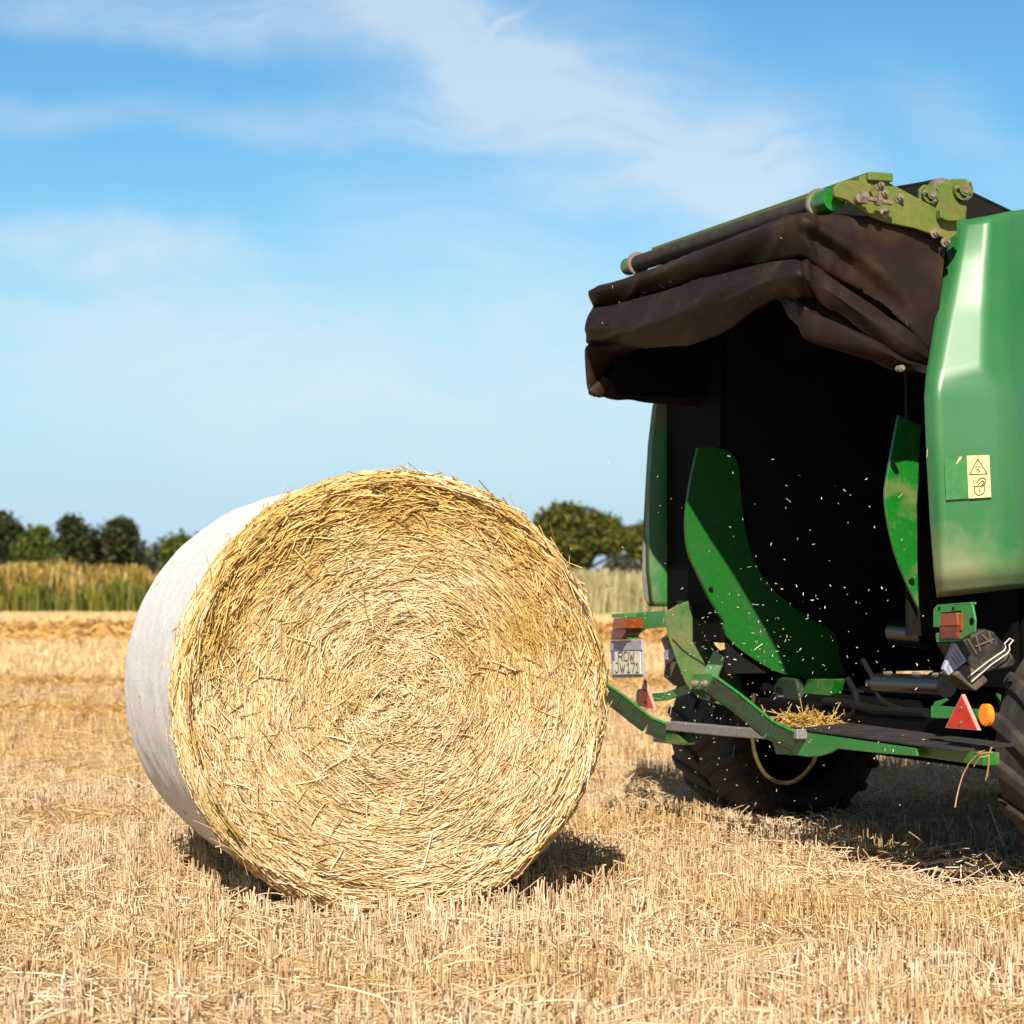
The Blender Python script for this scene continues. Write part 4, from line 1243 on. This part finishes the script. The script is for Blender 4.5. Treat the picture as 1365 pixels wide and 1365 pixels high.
# feet under the bar
fb = MB()
fb.prism([on_v(x, y, VB + 0.01) for x, y in [(869, 968), (872, 972), (900, 975), (912, 990), (906, 993), (870, 989)]], F * 0.06)
part(fb, 'ramp_foot', M['green'], bevel=0.003)
VC = -0.06
fb = MB()
fb.prism([on_v(x, y, VC) for x, y in [(1028, 985), (1058, 985), (1064, 974.5), (1115, 983), (1221, 997), (1221, 1008), (1170, 1004), (1116, 998), (1105, 1004), (1092, 1008), (1076, 1009), (1064, 1007), (1034, 1005)]], F * 0.012)
fb.prism([on_v(x, y, VC) for x, y in [(1064, 974.5), (1221, 997), (1221, 999), (1064, 976.5)]], F * 0.07)
cbar = part(fb, 'crossbar', M['green_light'], bevel=0.003)
fb = MB()
a0, a1 = on_v(1223, 1000, VC + 0.03), on_v(1310, 1012, VC + 0.03)
fb.prism([a0 - Z * 0.02, a0 + Z * 0.02, a0 + Z * 0.02 + F * 0.06, a0 - Z * 0.02 + F * 0.06], a1 - a0)
part(fb, 'crossbar', M['green'], bevel=0.003)
# mat deck behind the crossbar
mb_ = MB()
m0, m1 = on_v(1064, 973, VC - 0.004), on_v(1222, 995, VC - 0.004)
mb_.prism([m0, m0 + Z * 0.008, m0 + Z * 0.022 + F * 0.20, m0 + Z * 0.014 + F * 0.20], m1 - m0)
mb_.prism([m1 + Z * 0.0, m1 + Z * 0.008, m1 + Z * 0.022 + F * 0.20, m1 + Z * 0.014 + F * 0.20], (m1 - m0) * 0.32)
part(mb_, 'rubber_deck', M['mat'], bevel=0.002)
# link bracket with two bolts and the arm to the far reflector
VK = 0.07
kb = MB()
kb.prism([on_v(x, y, VK - 0.03) for x, y in [(922, 903), (925, 898), (948, 898), (951, 902), (951, 918), (923, 919)]], F * 0.02)
brk = part(kb, 'link_bracket', M['green_light'], bevel=0.003)
for (x, y) in ((928, 911), (941, 911)):
    kb = MB(); c = on_v(x, y, VK - 0.03)
    kb.tube([c - F * 0.016, c], 0.015, 14); kb.tube([c - F * 0.024, c - F * 0.016], 0.010, 14)
    part(kb, 'bolt', M['steel'], brk, smooth=True)
kb = MB()
kb.prism([on_v(x, y, VK) for x, y in [(869, 924), (886, 923), (922, 910), (924, 921), (887, 934), (869, 935)]], F * 0.012)
part(kb, 'reflector_arm', M['green_light'], bevel=0.002)
# pale strip running behind the bracket
kb = MB()
kb.prism([on_v(x, y, VK + 0.03) for x, y in [(951, 867), (967, 876), (957, 899), (944, 934), (934, 931), (925, 924), (938, 896)]], F * 0.006)
part(kb, 'pale_strip', M['green_pale'])
# curved fender plate on the far side
UFN = 0.30
fender = [(886, 816), (905, 806), (918, 801), (930, 820), (940, 846), (951, 868), (969, 894), (1006, 921), (1000, 938), (985, 947), (943, 934), (921, 920), (914, 910), (903, 883), (890, 846)]
kb = MB(); kb.prism([on_u(x, y, UFN) for x, y in fender], -T * 0.010)
fnd = part(kb, 'fender_plate', M['green_dusty'], bevel=0.003)
kb = MB()
rp = catmull([(896, 852), (912, 868), (930, 880), (944, 889)], 4)
kb.tube([on_u(float(x), float(y), UFN + 0.0005) for x, y in rp], 0.004, 8)
part(kb, 'pressed_rib', M['green_shade_grime'], fnd, smooth=True)
kb = MB()
kb.prism([on_u(x, y, UFN - 0.02) for x, y in [(918, 801), (926, 806), (940, 838), (955, 862), (990, 895), (1010, 915), (1006, 921), (969, 894), (951, 868), (934, 832)]], -T * 0.12)
part(kb, 'fender_flange', M['green'], fnd)
# dark carrier behind the fender and chamber floor
kb = MB(); kb.box(P(0.42, 0.55, 0.80), T * 0.10, F * 0.30, Z * 0.22)
part(kb, 'carrier_box', M['black'], bevel=0.01)

# ------------------------------------------------------------------ tail lamps, plate, reflectors
VL = -0.065
def lamp_far():
    b = MB()
    b.prism([on_v(x, y, VL + 0.03) for x, y in [(835, 817), (887, 814), (887, 836), (860, 838), (842, 851), (834, 852), (829, 846), (836, 838)]], F * 0.008)
    b.prism([on_v(x, y, VL - 0.02) for x, y in [(815, 818.5), (833, 817.5), (833, 823), (815, 823.5)]], F * 0.06)
    b.prism([on_v(x, y, VL - 0.02) for x, y in [(814, 845), (831, 847), (840, 852), (814, 853)]], F * 0.06)
    br = part(b, 'lamp_bracket', M['green_light'], bevel=0.002)
    l = MB()
    l.prism([on_v(x, y, VL - 0.045) for x, y in [(817.5, 824), (835, 823.5), (834.5, 837.5), (816.5, 838)]], F * 0.075, 0)
    l.prism([on_v(x, y, VL - 0.04) for x, y in [(816.5, 838.3), (834.5, 837.8), (832, 846), (828, 852), (816, 851)]], F * 0.07, 1)
    part(l, 'tail_lamp', [M['lamp_amber'], M['lamp_red']], br, bevel=0.002)
lamp_far()
def lamp_near():
    b = MB()
    V = VL
    outer_ = [(1244, 812), (1249, 806.5), (1296, 806), (1300, 826), (1299, 842), (1284, 850), (1277, 855), (1248, 856), (1247, 844), (1251, 843), (1252, 852), (1276, 851), (1276, 842), (1282, 840), (1281, 814), (1253, 817), (1252, 836), (1244, 836)]
    b.prism([on_v(x, y, V + 0.01) for x, y in outer_], F * 0.006)
    b.prism([on_v(x, y, V + 0.01) for x, y in [(1246, 806.8), (1249, 806), (1294, 802.5), (1294, 805.8)]], F * 0.02)
    br = part(b, 'lamp_bracket', M['green_light'], bevel=0.0015)
    l = MB()
    l.prism([on_v(x, y, V - 0.005) for x, y in [(1253.5, 818), (1275, 816.5), (1276.5, 834), (1252, 835)]], F * 0.05, 0)
    l.prism([on_v(x, y, V - 0.003) for x, y in [(1252, 835.4), (1276, 834.4), (1275.5, 851.5), (1252.5, 852)]], F * 0.05, 1)
    l.prism([on_v(x, y, V + 0.004) for x, y in [(1276.5, 817), (1281, 818), (1281, 840), (1276.5, 843)]], F * 0.04, 0)
    part(l, 'tail_lamp', [M['lamp_amber'], M['lamp_red']], br, bevel=0.002)
    h = MB()
    c = on_v(1295.5, 828, V + 0.01)
    h.tube([c - F * 0.0015, c + F * 0.002], 0.012, 16)
    part(h, 'bolt_hole', M['black'], br)
    for x in (1252.5, 1271):
        h = MB(); h.tube([on_v(x, 811, V + 0.0085), on_v(x, 811, V + 0.012)], 0.0055, 10)
        part(h, 'bolt_hole', M['black'], br)
lamp_near()
# number plate
VP = VL - 0.01
def VPp(x, y, dv=0.0): return on_v(x, y, VP + dv)
pl = MB()
pl.prism([VPp(x, y) for x, y in [(813, 854), (855, 853), (856.5, 903), (815.5, 904)]], F * 0.012, 0)
plate = part(pl, 'number_plate', [M['plate_frame']], bevel=0.002)
pl = MB()
pl.prism([VPp(x, y, -0.003) for x, y in [(815.5, 868), (853, 867), (854, 898.5), (818, 899)]], F * 0.003, 0)
part(pl, 'plate_face', M['plate'], plate)
pl = MB()
pl.prism([VPp(x, y, -0.0045) for x, y in [(814.8, 868.5), (818.6, 868.4), (819.2, 880), (815.2, 880.5)]], F * 0.0015, 0)
part(pl, 'country_band', M['plate_blue'], plate)
pl = MB()
for seg in [((813, 867), (855, 866)), ((816, 899.6), (856, 899))]:
    a, b = VPp(*seg[0], -0.004), VPp(*seg[1], -0.004)
    pl.prism([a, b, b - Z * 0.004, a - Z * 0.004], F * 0.004)
part(pl, 'plate_frame_lip', M['ink'], plate)
# lettering drawn as strokes on a 4 x 6 grid
GL = {'R': [[(0, 0), (0, 6), (3, 6), (4, 5), (4, 4), (3, 3), (0, 3)], [(2, 3), (4, 0)]], 'O': [[(1, 0), (0, 1), (0, 5), (1, 6), (3, 6), (4, 5), (4, 1), (3, 0), (1, 0)]],
      'W': [[(0, 6), (1, 0), (2, 4), (3, 0), (4, 6)]], 'J': [[(1, 6), (3.4, 6), (3.4, 1), (2.4, 0), (1, 0), (0, 1)]],
      '1': [[(0.6, 4.8), (2, 6), (2, 0)], [(0.6, 0), (3.4, 0)]], '7': [[(0, 6), (4, 6), (1.5, 0)]]}
def plate_text(mb, word, x0, x1, y0, y1, gap=0.35):
    n = len(word); cw = (x1 - x0) / (n + gap * (n - 1))
    for i, ch in enumerate(word):
        if ch == ' ': continue
        cx = x0 + i * cw * (1 + gap)
        h0 = y0
        sc = 1.0
        for st in GL[ch.upper()]:
            pts = []
            for gx, gy in st:
                yy = y1 - gy / 6 * (y1 - y0) * (0.62 if ch == 'w' else 1)
                pts.append(VPp(cx + gx / 4 * cw, yy, -0.0042))
            for a, b in zip(pts[:-1], pts[1:]):
                d = b - a; L = np.linalg.norm(d); d /= L
                s_ = np.cross(F, d); w = 0.006
                mb.prism([a - s_ * w / 2 - d * 0.003, a + s_ * w / 2 - d * 0.003, b + s_ * w / 2 + d * 0.003, b - s_ * w / 2 + d * 0.003], F * 0.0012)
tx = MB()
plate_text(tx, 'ROW', 824, 845, 869.5, 881)
plate_text(tx, 'J', 820, 824.5, 884, 896.5)
plate_text(tx, 'W', 826.5, 832.5, 886, 896.5)
plate_text(tx, '171', 835.5, 851.5, 884, 896.5)
part(tx, 'plate_lettering', M['ink'], plate)
# triangles
def triangle(px, v, name='reflector_triangle'):
    b = MB()
    q = [on_v(x, y, v) for x, y in px]
    b.prism(q, F * 0.012, 1)
    c = sum(q) / 3
    b.prism([c + (p - c) * 0.93 - F * 0.001 for p in q], F * 0.0012, 0)
    o = part(b, name, [M['red'], M['red_edge']])
    for t_ in (0.42, -0.62):
        m = (q[1] + q[2]) / 2
        pt = c + (q[0] - c) * t_ if t_ > 0 else c + (m - c) * 0.45
        s = MB(); s.tube([pt - F * 0.006, pt - F * 0.001], 0.005, 10)
        part(s, 'screw', M['steel'], o, smooth=True)
    return o
triangle([(858.5, 906), (848, 941), (872, 945.5)], 0.03)
triangle([(1282, 925.5), (1260, 970), (1303.5, 973.5)], -0.05)
b = MB(); b.prism([on_v(x, y, -0.03) for x, y in [(1240.5, 941), (1245, 940), (1306, 946), (1306, 960), (1240.5, 957)]], F * 0.008)
b.prism([on_v(x, y, -0.03) for x, y in [(1243, 940), (1246, 935), (1260, 931), (1264, 933), (1252, 941)]], F * 0.006)
part(b, 'reflector_arm', M['green_light'], bevel=0.002)
b = MB(); c = on_v(1312, 953, -0.045)
b.tube([c, c + F * 0.016], 0.034, 24); b.tube([c - F * 0.003, c], 0.029, 24)
part(b, 'round_reflector', M['orange'], smooth=True)
b = MB(); c = on_v(852, 929, 0.035)
b.tube([c, c + F * 0.016], 0.034, 24)
part(b, 'round_reflector', M['lamp_red'], smooth=True)

# hydraulic cylinder and other dark parts
b = MB()
b.tube([on_v(1172, 911, 0.22), on_v(1262, 915, 0.22)], 0.038, 24)
b.tube([on_v(1160, 910.5, 0.22), on_v(1172, 911, 0.22)], 0.02, 16)
part(b, 'hydraulic_cylinder', M['black_paint'], smooth=True)
b = MB(); b.tube([on_v(1196, 842, 0.4), on_v(1240, 846, 0.4)], 0.05, 24)
part(b, 'hydraulic_cylinder', M['black_paint'], smooth=True)
b = MB(); b.tube([on_v(1024, 905, 0.3), on_v(1017, 950, 0.3)], 0.012, 12); b.tube([on_v(1024, 905, 0.3), on_v(1025, 890, 0.3)], 0.02, 12)
part(b, 'hydraulic_ram', M['black_paint'], smooth=True)
b = MB(); b.prism([on_v(x, y, 0.33) for x, y in [(1075, 905), (1112, 905), (1098, 960), (1060, 955)]], F * 0.05)
part(b, 'support_leg', M['green'], bevel=0.004)
b = MB()
hp = catmull([(1005, 925), (1002, 960), (1003, 985), (1008, 1010), (1020, 1032), (1040, 1043), (1062, 1040), (1082, 1020), (1092, 995), (1095, 975)], 6)
b.tube([on_v(float(x), float(y), 0.12) for x, y in hp], 0.008, 10)
part(b, 'hose', M['yellow_hose'], smooth=True)
for (x, y) in ((1178, 897), (1182, 897), (1216, 898), (1220, 898), (1243, 899)):
    b = MB(); c = on_v(x, y, 0.2); b.tube([c, c + F * 0.02], 0.006, 8)
    part(b, 'bolt', M['steel'], smooth=True)
for pts, r in (([(1130, 905), (1142, 930), (1138, 950), (1120, 962)], 0.012), ([(1150, 880), (1164, 905), (1176, 935), (1210, 948)], 0.010), ([(1100, 935), (1130, 938), (1170, 946), (1235, 950)], 0.016)):
    b = MB(); b.tube([on_v(float(p[0]), float(p[1]), 0.20) for p in catmull(pts, 5)], r, 10)
    part(b, 'black_hose', M['belt'], smooth=True)
b = MB(); b.prism([on_v(x, y, 0.30) for x, y in [(1010, 898), (1060, 905), (1066, 935), (1040, 960), (1008, 955)]], F * 0.04)
part(b, 'gear_case', M['green_shade_grime'], bevel=0.01)
b = MB(); c = on_v(1038, 930, 0.29); b.tube([c, c + F * 0.03], 0.045, 20); b.tube([c - F * 0.02, c], 0.02, 14)
part(b, 'gear_hub', M['black_paint'], smooth=True)
# floor pan under the chamber and the axle
b = MB(); b.box(P(1.15, 1.05, 0.50), T * 1.0, F * 0.85, Z * 0.06)
part(b, 'floor_pan', M['black'], bevel=0.01)
b = MB(); b.box(P(1.15, 0.76, 0.40), T * 1.15, F * 0.06, Z * 0.07)
part(b, 'axle', M['black'], bevel=0.01)
b = MB(); b.box(P(1.15, 1.75, 0.40), T * 0.85, F * 0.85, Z * 0.10)  # unseen box added to darken the ground under the machine
part(b, 'belly_light_block', M['black'], bevel=0.02)
b = MB(); b.box(P(1.15, 2.3, 0.62), T * 0.25, F * 0.9, Z * 0.08)
part(b, 'drawbar', M['green'], bevel=0.01)
b = MB(); b.box(P(1.95, 1.05, 0.72), T * 0.22, F * 0.62, Z * 0.30)
part(b, 'drive_box', M['black'], bevel=0.02)
b = MB(); b.prism([on_u(x, y, 2.2) for x, y in [(1329, 924), (1344, 930), (1336, 948)]], -T * 0.01)
part(b, 'green_tab', M['green'])

# wheels
def wheel(u, v, R, W, label):
    c = P(u, v, R - 0.01)
    root = bpy.data.objects.new('wheel', None); COL.objects.link(root); root.parent = baler
    root.location = tuple(float(x) for x in (c - O)); root['label'] = label
    def q(a, w, r): return T * w + (F * math.cos(a) + Z * math.sin(a)) * r
    t_ = MB()
    prof = [(-W * 0.40, R * 0.56), (-W * 0.50, R * 0.66), (-W * 0.52, R * 0.78), (-W * 0.49, R * 0.89), (-W * 0.42, R * 0.945), (-W * 0.2, R * 0.955), (0, R * 0.957),
            (W * 0.2, R * 0.955), (W * 0.42, R * 0.945), (W * 0.49, R * 0.89), (W * 0.52, R * 0.78), (W * 0.50, R * 0.66), (W * 0.40, R * 0.56)]
    na = 72
    t_.grid([[q(2 * math.pi * k / na, w, r) for w, r in prof] for k in range(na + 1)])
    nl_ = 20
    for sd_ in (-1, 1):
        for i in range(nl_):
            a0 = 2 * math.pi * (i + (0.5 if sd_ > 0 else 0)) / nl_
            st = [(0.02, 0.0, R * 0.95, R), (0.22, -0.12, R * 0.95, R * 0.997), (0.42, -0.20, R * 0.935, R * 0.985), (0.505, -0.225, R * 0.86, R * 0.92), (0.525, -0.23, R * 0.80, R * 0.83)]
            hw = 0.062
            vs = []
            for (wf, da, r0, r1) in st:
                w = sd_ * wf * W
                hw_ = hw * (1.0 if wf < 0.45 else 0.85)
                for (aa, r, k_) in ((-hw_, r0, 1.15), (hw_, r0, 1.15), (hw_ * 0.8, r1, 1), (-hw_ * 0.8, r1, 1)):
                    ww = w + (sd_ * 0.016 if (r == r1 and wf > 0.45) else 0)
                    vs.append(q(a0 + da + aa * k_, ww, r))
            fs = []
            for j in range(len(st) - 1):
                for k in range(4):
                    fs.append((j * 4 + k, j * 4 + (k + 1) % 4, (j + 1) * 4 + (k + 1) % 4, (j + 1) * 4 + k))
            fs += [(0, 1, 2, 3), tuple(len(vs) - 4 + k for k in (3, 2, 1, 0))]
            t_.add(vs, fs)
    t_.build('tyre', M['rubber'], root, (0, 0, 0), smooth=True, angle=40, bevel=0.006)
    r_ = MB()
    prof2 = [(-W * 0.41, R * 0.57), (-W * 0.38, R * 0.52), (-W * 0.1, R * 0.5), (W * 0.1, R * 0.5), (W * 0.38, R * 0.52), (W * 0.41, R * 0.57)]
    r_.grid([[q(2 * math.pi * k / 48, w, r) for w, r in prof2] for k in range(49)])
    r_.tube([T * (-0.03), T * 0.03], R * 0.5, 48)
    r_.tube([T * (-0.1), T * 0.12], R * 0.16, 24)
    r_.build('rim', M['belt'], root, (0, 0, 0), smooth=True, angle=40)
    return root
wheel(-0.30, 0.69, 0.385, 0.66, 'far wheel with chunky black lugged tyre')
wheel(2.54, 0.69, 0.48, 0.58, 'near wheel with chunky black lugged tyre at the right edge')

# ------------------------------------------------------------------ wheel chocks (held in wire clamps)
def chock_near():
    base = on_u(1305, 885, 2.42)
    root = empty('wheel_chock', base, 'black plastic wheel chock with pale blue sticker, clamped by wire under the right tail lamp', 'wheel chock')
    U0 = 2.44
    b = MB(); b.prism([on_u(x, y, U0) for x, y in [(1274, 858), (1312, 838), (1326, 842), (1346, 866), (1356, 882), (1352, 889), (1330, 893), (1304, 899), (1289, 884)]], -T * 0.13)
    b.build('chock_body', M['chock'], root, base, bevel=0.008)
    b = MB()
    for (p0, p1) in (((1290, 852), (1302, 872)), ((1301, 848), (1307, 868)), ((1300, 862), (1325, 852)), ((1318, 842), (1322, 858)), ((1308, 846), (1320, 856))):
        b.tube([on_u(*p0, U0 + 0.003), on_u(*p1, U0 + 0.003)], 0.004, 6)
    b.build('pressed_pattern', M['chock_dusty'], root, base, smooth=True)
    b = MB(); b.prism([on_u(x, y, U0 + 0.01) for x, y in [(1258, 892), (1272, 857), (1275, 858), (1289, 881), (1265, 900.5)]], -T * 0.02)
    st = b.build('sticker', M['sticker_grey'], root, base, bevel=0.002)
    b = MB()
    for pts in ([(1263, 889), (1264.5, 884.5), (1267.5, 887), (1270.5, 894)], [(1263, 889), (1266.5, 897)], [(1270, 869), (1281, 884)], [(1268, 875), (1278, 888)], [(1274, 866), (1284, 881)]):
        q = [on_u(x, y, U0 + 0.0112) for x, y in pts]
        b.tube(q, 0.0014, 6)
    b.build('sticker_print', M['sticker_blue'], st, base)
    b = MB(); b.prism([on_u(x, y, U0 + 0.02) for x, y in [(1270, 899), (1289, 885), (1301, 893), (1313, 900), (1319, 908), (1301, 922)]], -T * 0.10)
    b.build('chock_foot', M['chock_dusty'], root, base, bevel=0.008)
    b = MB()
    for off in ((0, 0), (5, 6)):
        pts = [(1290 + off[0], 903 + off[1]), (1318 + off[0] * .7, 881 + off[1] * .8), (1338 + off[0], 867.5 + off[1] * 0.6), (1341 + off[0], 863 + off[1] * .5), (1339 + off[0] * 1.2, 858 + off[1] * .4), (1346 + off[0], 851 + off[1] * 0.3), (1349, 853)]
        b.tube([on_u(x, y, U0 + 0.03) for x, y in pts], 0.0028, 8)
    b.build('wire_clamp', M['wire'], root, base, smooth=True)
chock_near()
def chock_far():
    base = on_v(898, 880, 0.1)
    root = empty('wheel_chock', base, 'brown dusty wheel chock half hidden behind the far fender plate, left of the bolted bracket', 'wheel chock')
    v = 0.1
    b = MB(); b.prism([on_v(x, y, v) for x, y in [(880, 851), (890, 845), (896, 862), (886, 868)]], F * 0.10)
    b.build('chock_body', M['chock'], root, base, bevel=0.004)
    b = MB(); b.prism([on_v(x, y, v - 0.005) for x, y in [(884, 869), (895.5, 862), (900, 876), (886, 888)]], F * 0.10)
    b.build('sticker', M['sticker_grey'], root, base, bevel=0.003)
    b = MB(); b.prism([on_v(x, y, v) for x, y in [(884, 902), (886, 888), (900, 877.5), (913, 908), (898, 914)]], F * 0.12)
    b.build('chock_foot', M['chock_dusty'], root, base, bevel=0.004)
chock_far()

# ------------------------------------------------------------------ loose straw on and around the baler
def heap(cx, cy, v, n, wid, label, name='straw_heap'):
    c = on_v(cx, cy, v)
    t = rng.normal(0, 0.5, (n, 2))
    p = c + T * (t[:, :1] * wid) + F * (t[:, 1:] * 0.12)
    hgt = 0.05 * np.exp(-t[:, 0] ** 2 * 1.6)
    p[:, 2] += hgt * rng.uniform(0.1, 1, n)
    L = rng.uniform(0.03, 0.13, n); d = rng.normal(size=(n, 3)) * np.array([1, 1, 0.45]); d /= np.linalg.norm(d, axis=1, keepdims=True)
    s = np.linspace(-0.5, 0.5, 3)[None, :, None] * L[:, None, None]
    o = strands_mesh(name, p[:, None, :] + d[:, None, :] * s, rng.uniform(0.0025, 0.005, n), M['gold'])
    return tag(o, label, 'straw', kind='stuff')
heap(1072, 969, 0.05, 260, 0.11, 'small heap of loose straw lying on the lower deck of the baler')
# hanging strands caught on the frame by the near tyre
hang = []
for pts in ([(1312, 1000), (1296, 1012), (1284, 1032), (1277, 1055), (1273, 1076)], [(1323, 1003), (1300, 1005), (1312, 1001)], [(1318, 1003), (1318, 1020), (1314, 1040)], [(1310, 1006), (1302, 1016), (1298, 1022)], [(1322, 996), (1316, 1008), (1306, 1009)], [(1319, 1008), (1317, 1030), (1316, 1035)]):
    q = [on_v(x, y, -0.06) for x, y in pts]
    q = catmull(q, 3)
    hang.append(np.array([q[int(i)] for i in np.linspace(0, len(q) - 1, 7)]))
tag(strands_mesh('hanging_straw', np.array(hang), np.full(len(hang), 0.006), M['stub']), 'straw wisps hanging from the frame beside the near tyre', 'straw', kind='stuff')
# tall single stalks left standing before the shadow
tall = []
for (x0, y0, x1, y1) in ((1338, 1128, 1318, 1072), (1265, 1107, 1256, 1084), (1266, 1106, 1271, 1089), (1301, 1112, 1289, 1086), (1289, 1086, 1273, 1095), (1206, 1098, 1207, 1086), (1216, 1097, 1226, 1091)):
    g = on_z(x0, y0, 0.08)
    tall.append(np.array([at_d(x0 + (x1 - x0) * k, y0 + (y1 - y0) * k, g[1]) for k in (0, 0.5, 1)]))
tag(strands_mesh('straw_stalks', np.array(tall), np.full(len(tall), 0.006), M['stub_pale']), 'a few taller bent straw stalks before the shadow of the baler', 'straw', kind='stuff')

# chaff flying out of the open chamber
n = 390
fx = np.concatenate([rng.normal(990, 85, 260), rng.uniform(870, 1240, 100), rng.normal(820, 40, 30)])
fy = np.concatenate([rng.normal(900, 85, 260), rng.uniform(600, 1030, 100), rng.normal(760, 120, 30)])
fv = rng.uniform(-0.5, 0.0, n)
c = np.array([on_v(float(x), float(y), float(v)) for x, y, v in zip(fx, fy, fv)])
okm = c[:, 2] > 0.15
c = c[okm]; n = len(c)
d = rng.normal(size=(n, 3)); d /= np.linalg.norm(d, axis=1, keepdims=True)
L = np.where(rng.uniform(0, 1, n) < 0.07, rng.uniform(0.02, 0.05, n), rng.uniform(0.002, 0.011, n))
s = np.linspace(-0.5, 0.5, 3)[None, :, None] * L[:, None, None]
ch = strands_mesh('flying_chaff', c[:, None, :] + d[:, None, :] * s, rng.uniform(0.0014, 0.0034, n), M['chaff'])
tag(ch, 'specks of straw flying out of the open baler', 'chaff', kind='stuff')

# ------------------------------------------------------------------ output
scene.view_settings.view_transform = 'Standard'
scene.view_settings.look = 'None'
scene.view_settings.exposure = 0.95
scene.view_settings.gamma = 1.0
scene.render.engine = 'CYCLES'
scene.cycles.use_denoising = True
scene.cycles.max_bounces = 6
scene.cycles.diffuse_bounces = 3
scene.cycles.glossy_bounces = 3
scene.cycles.transparent_max_bounces = 6
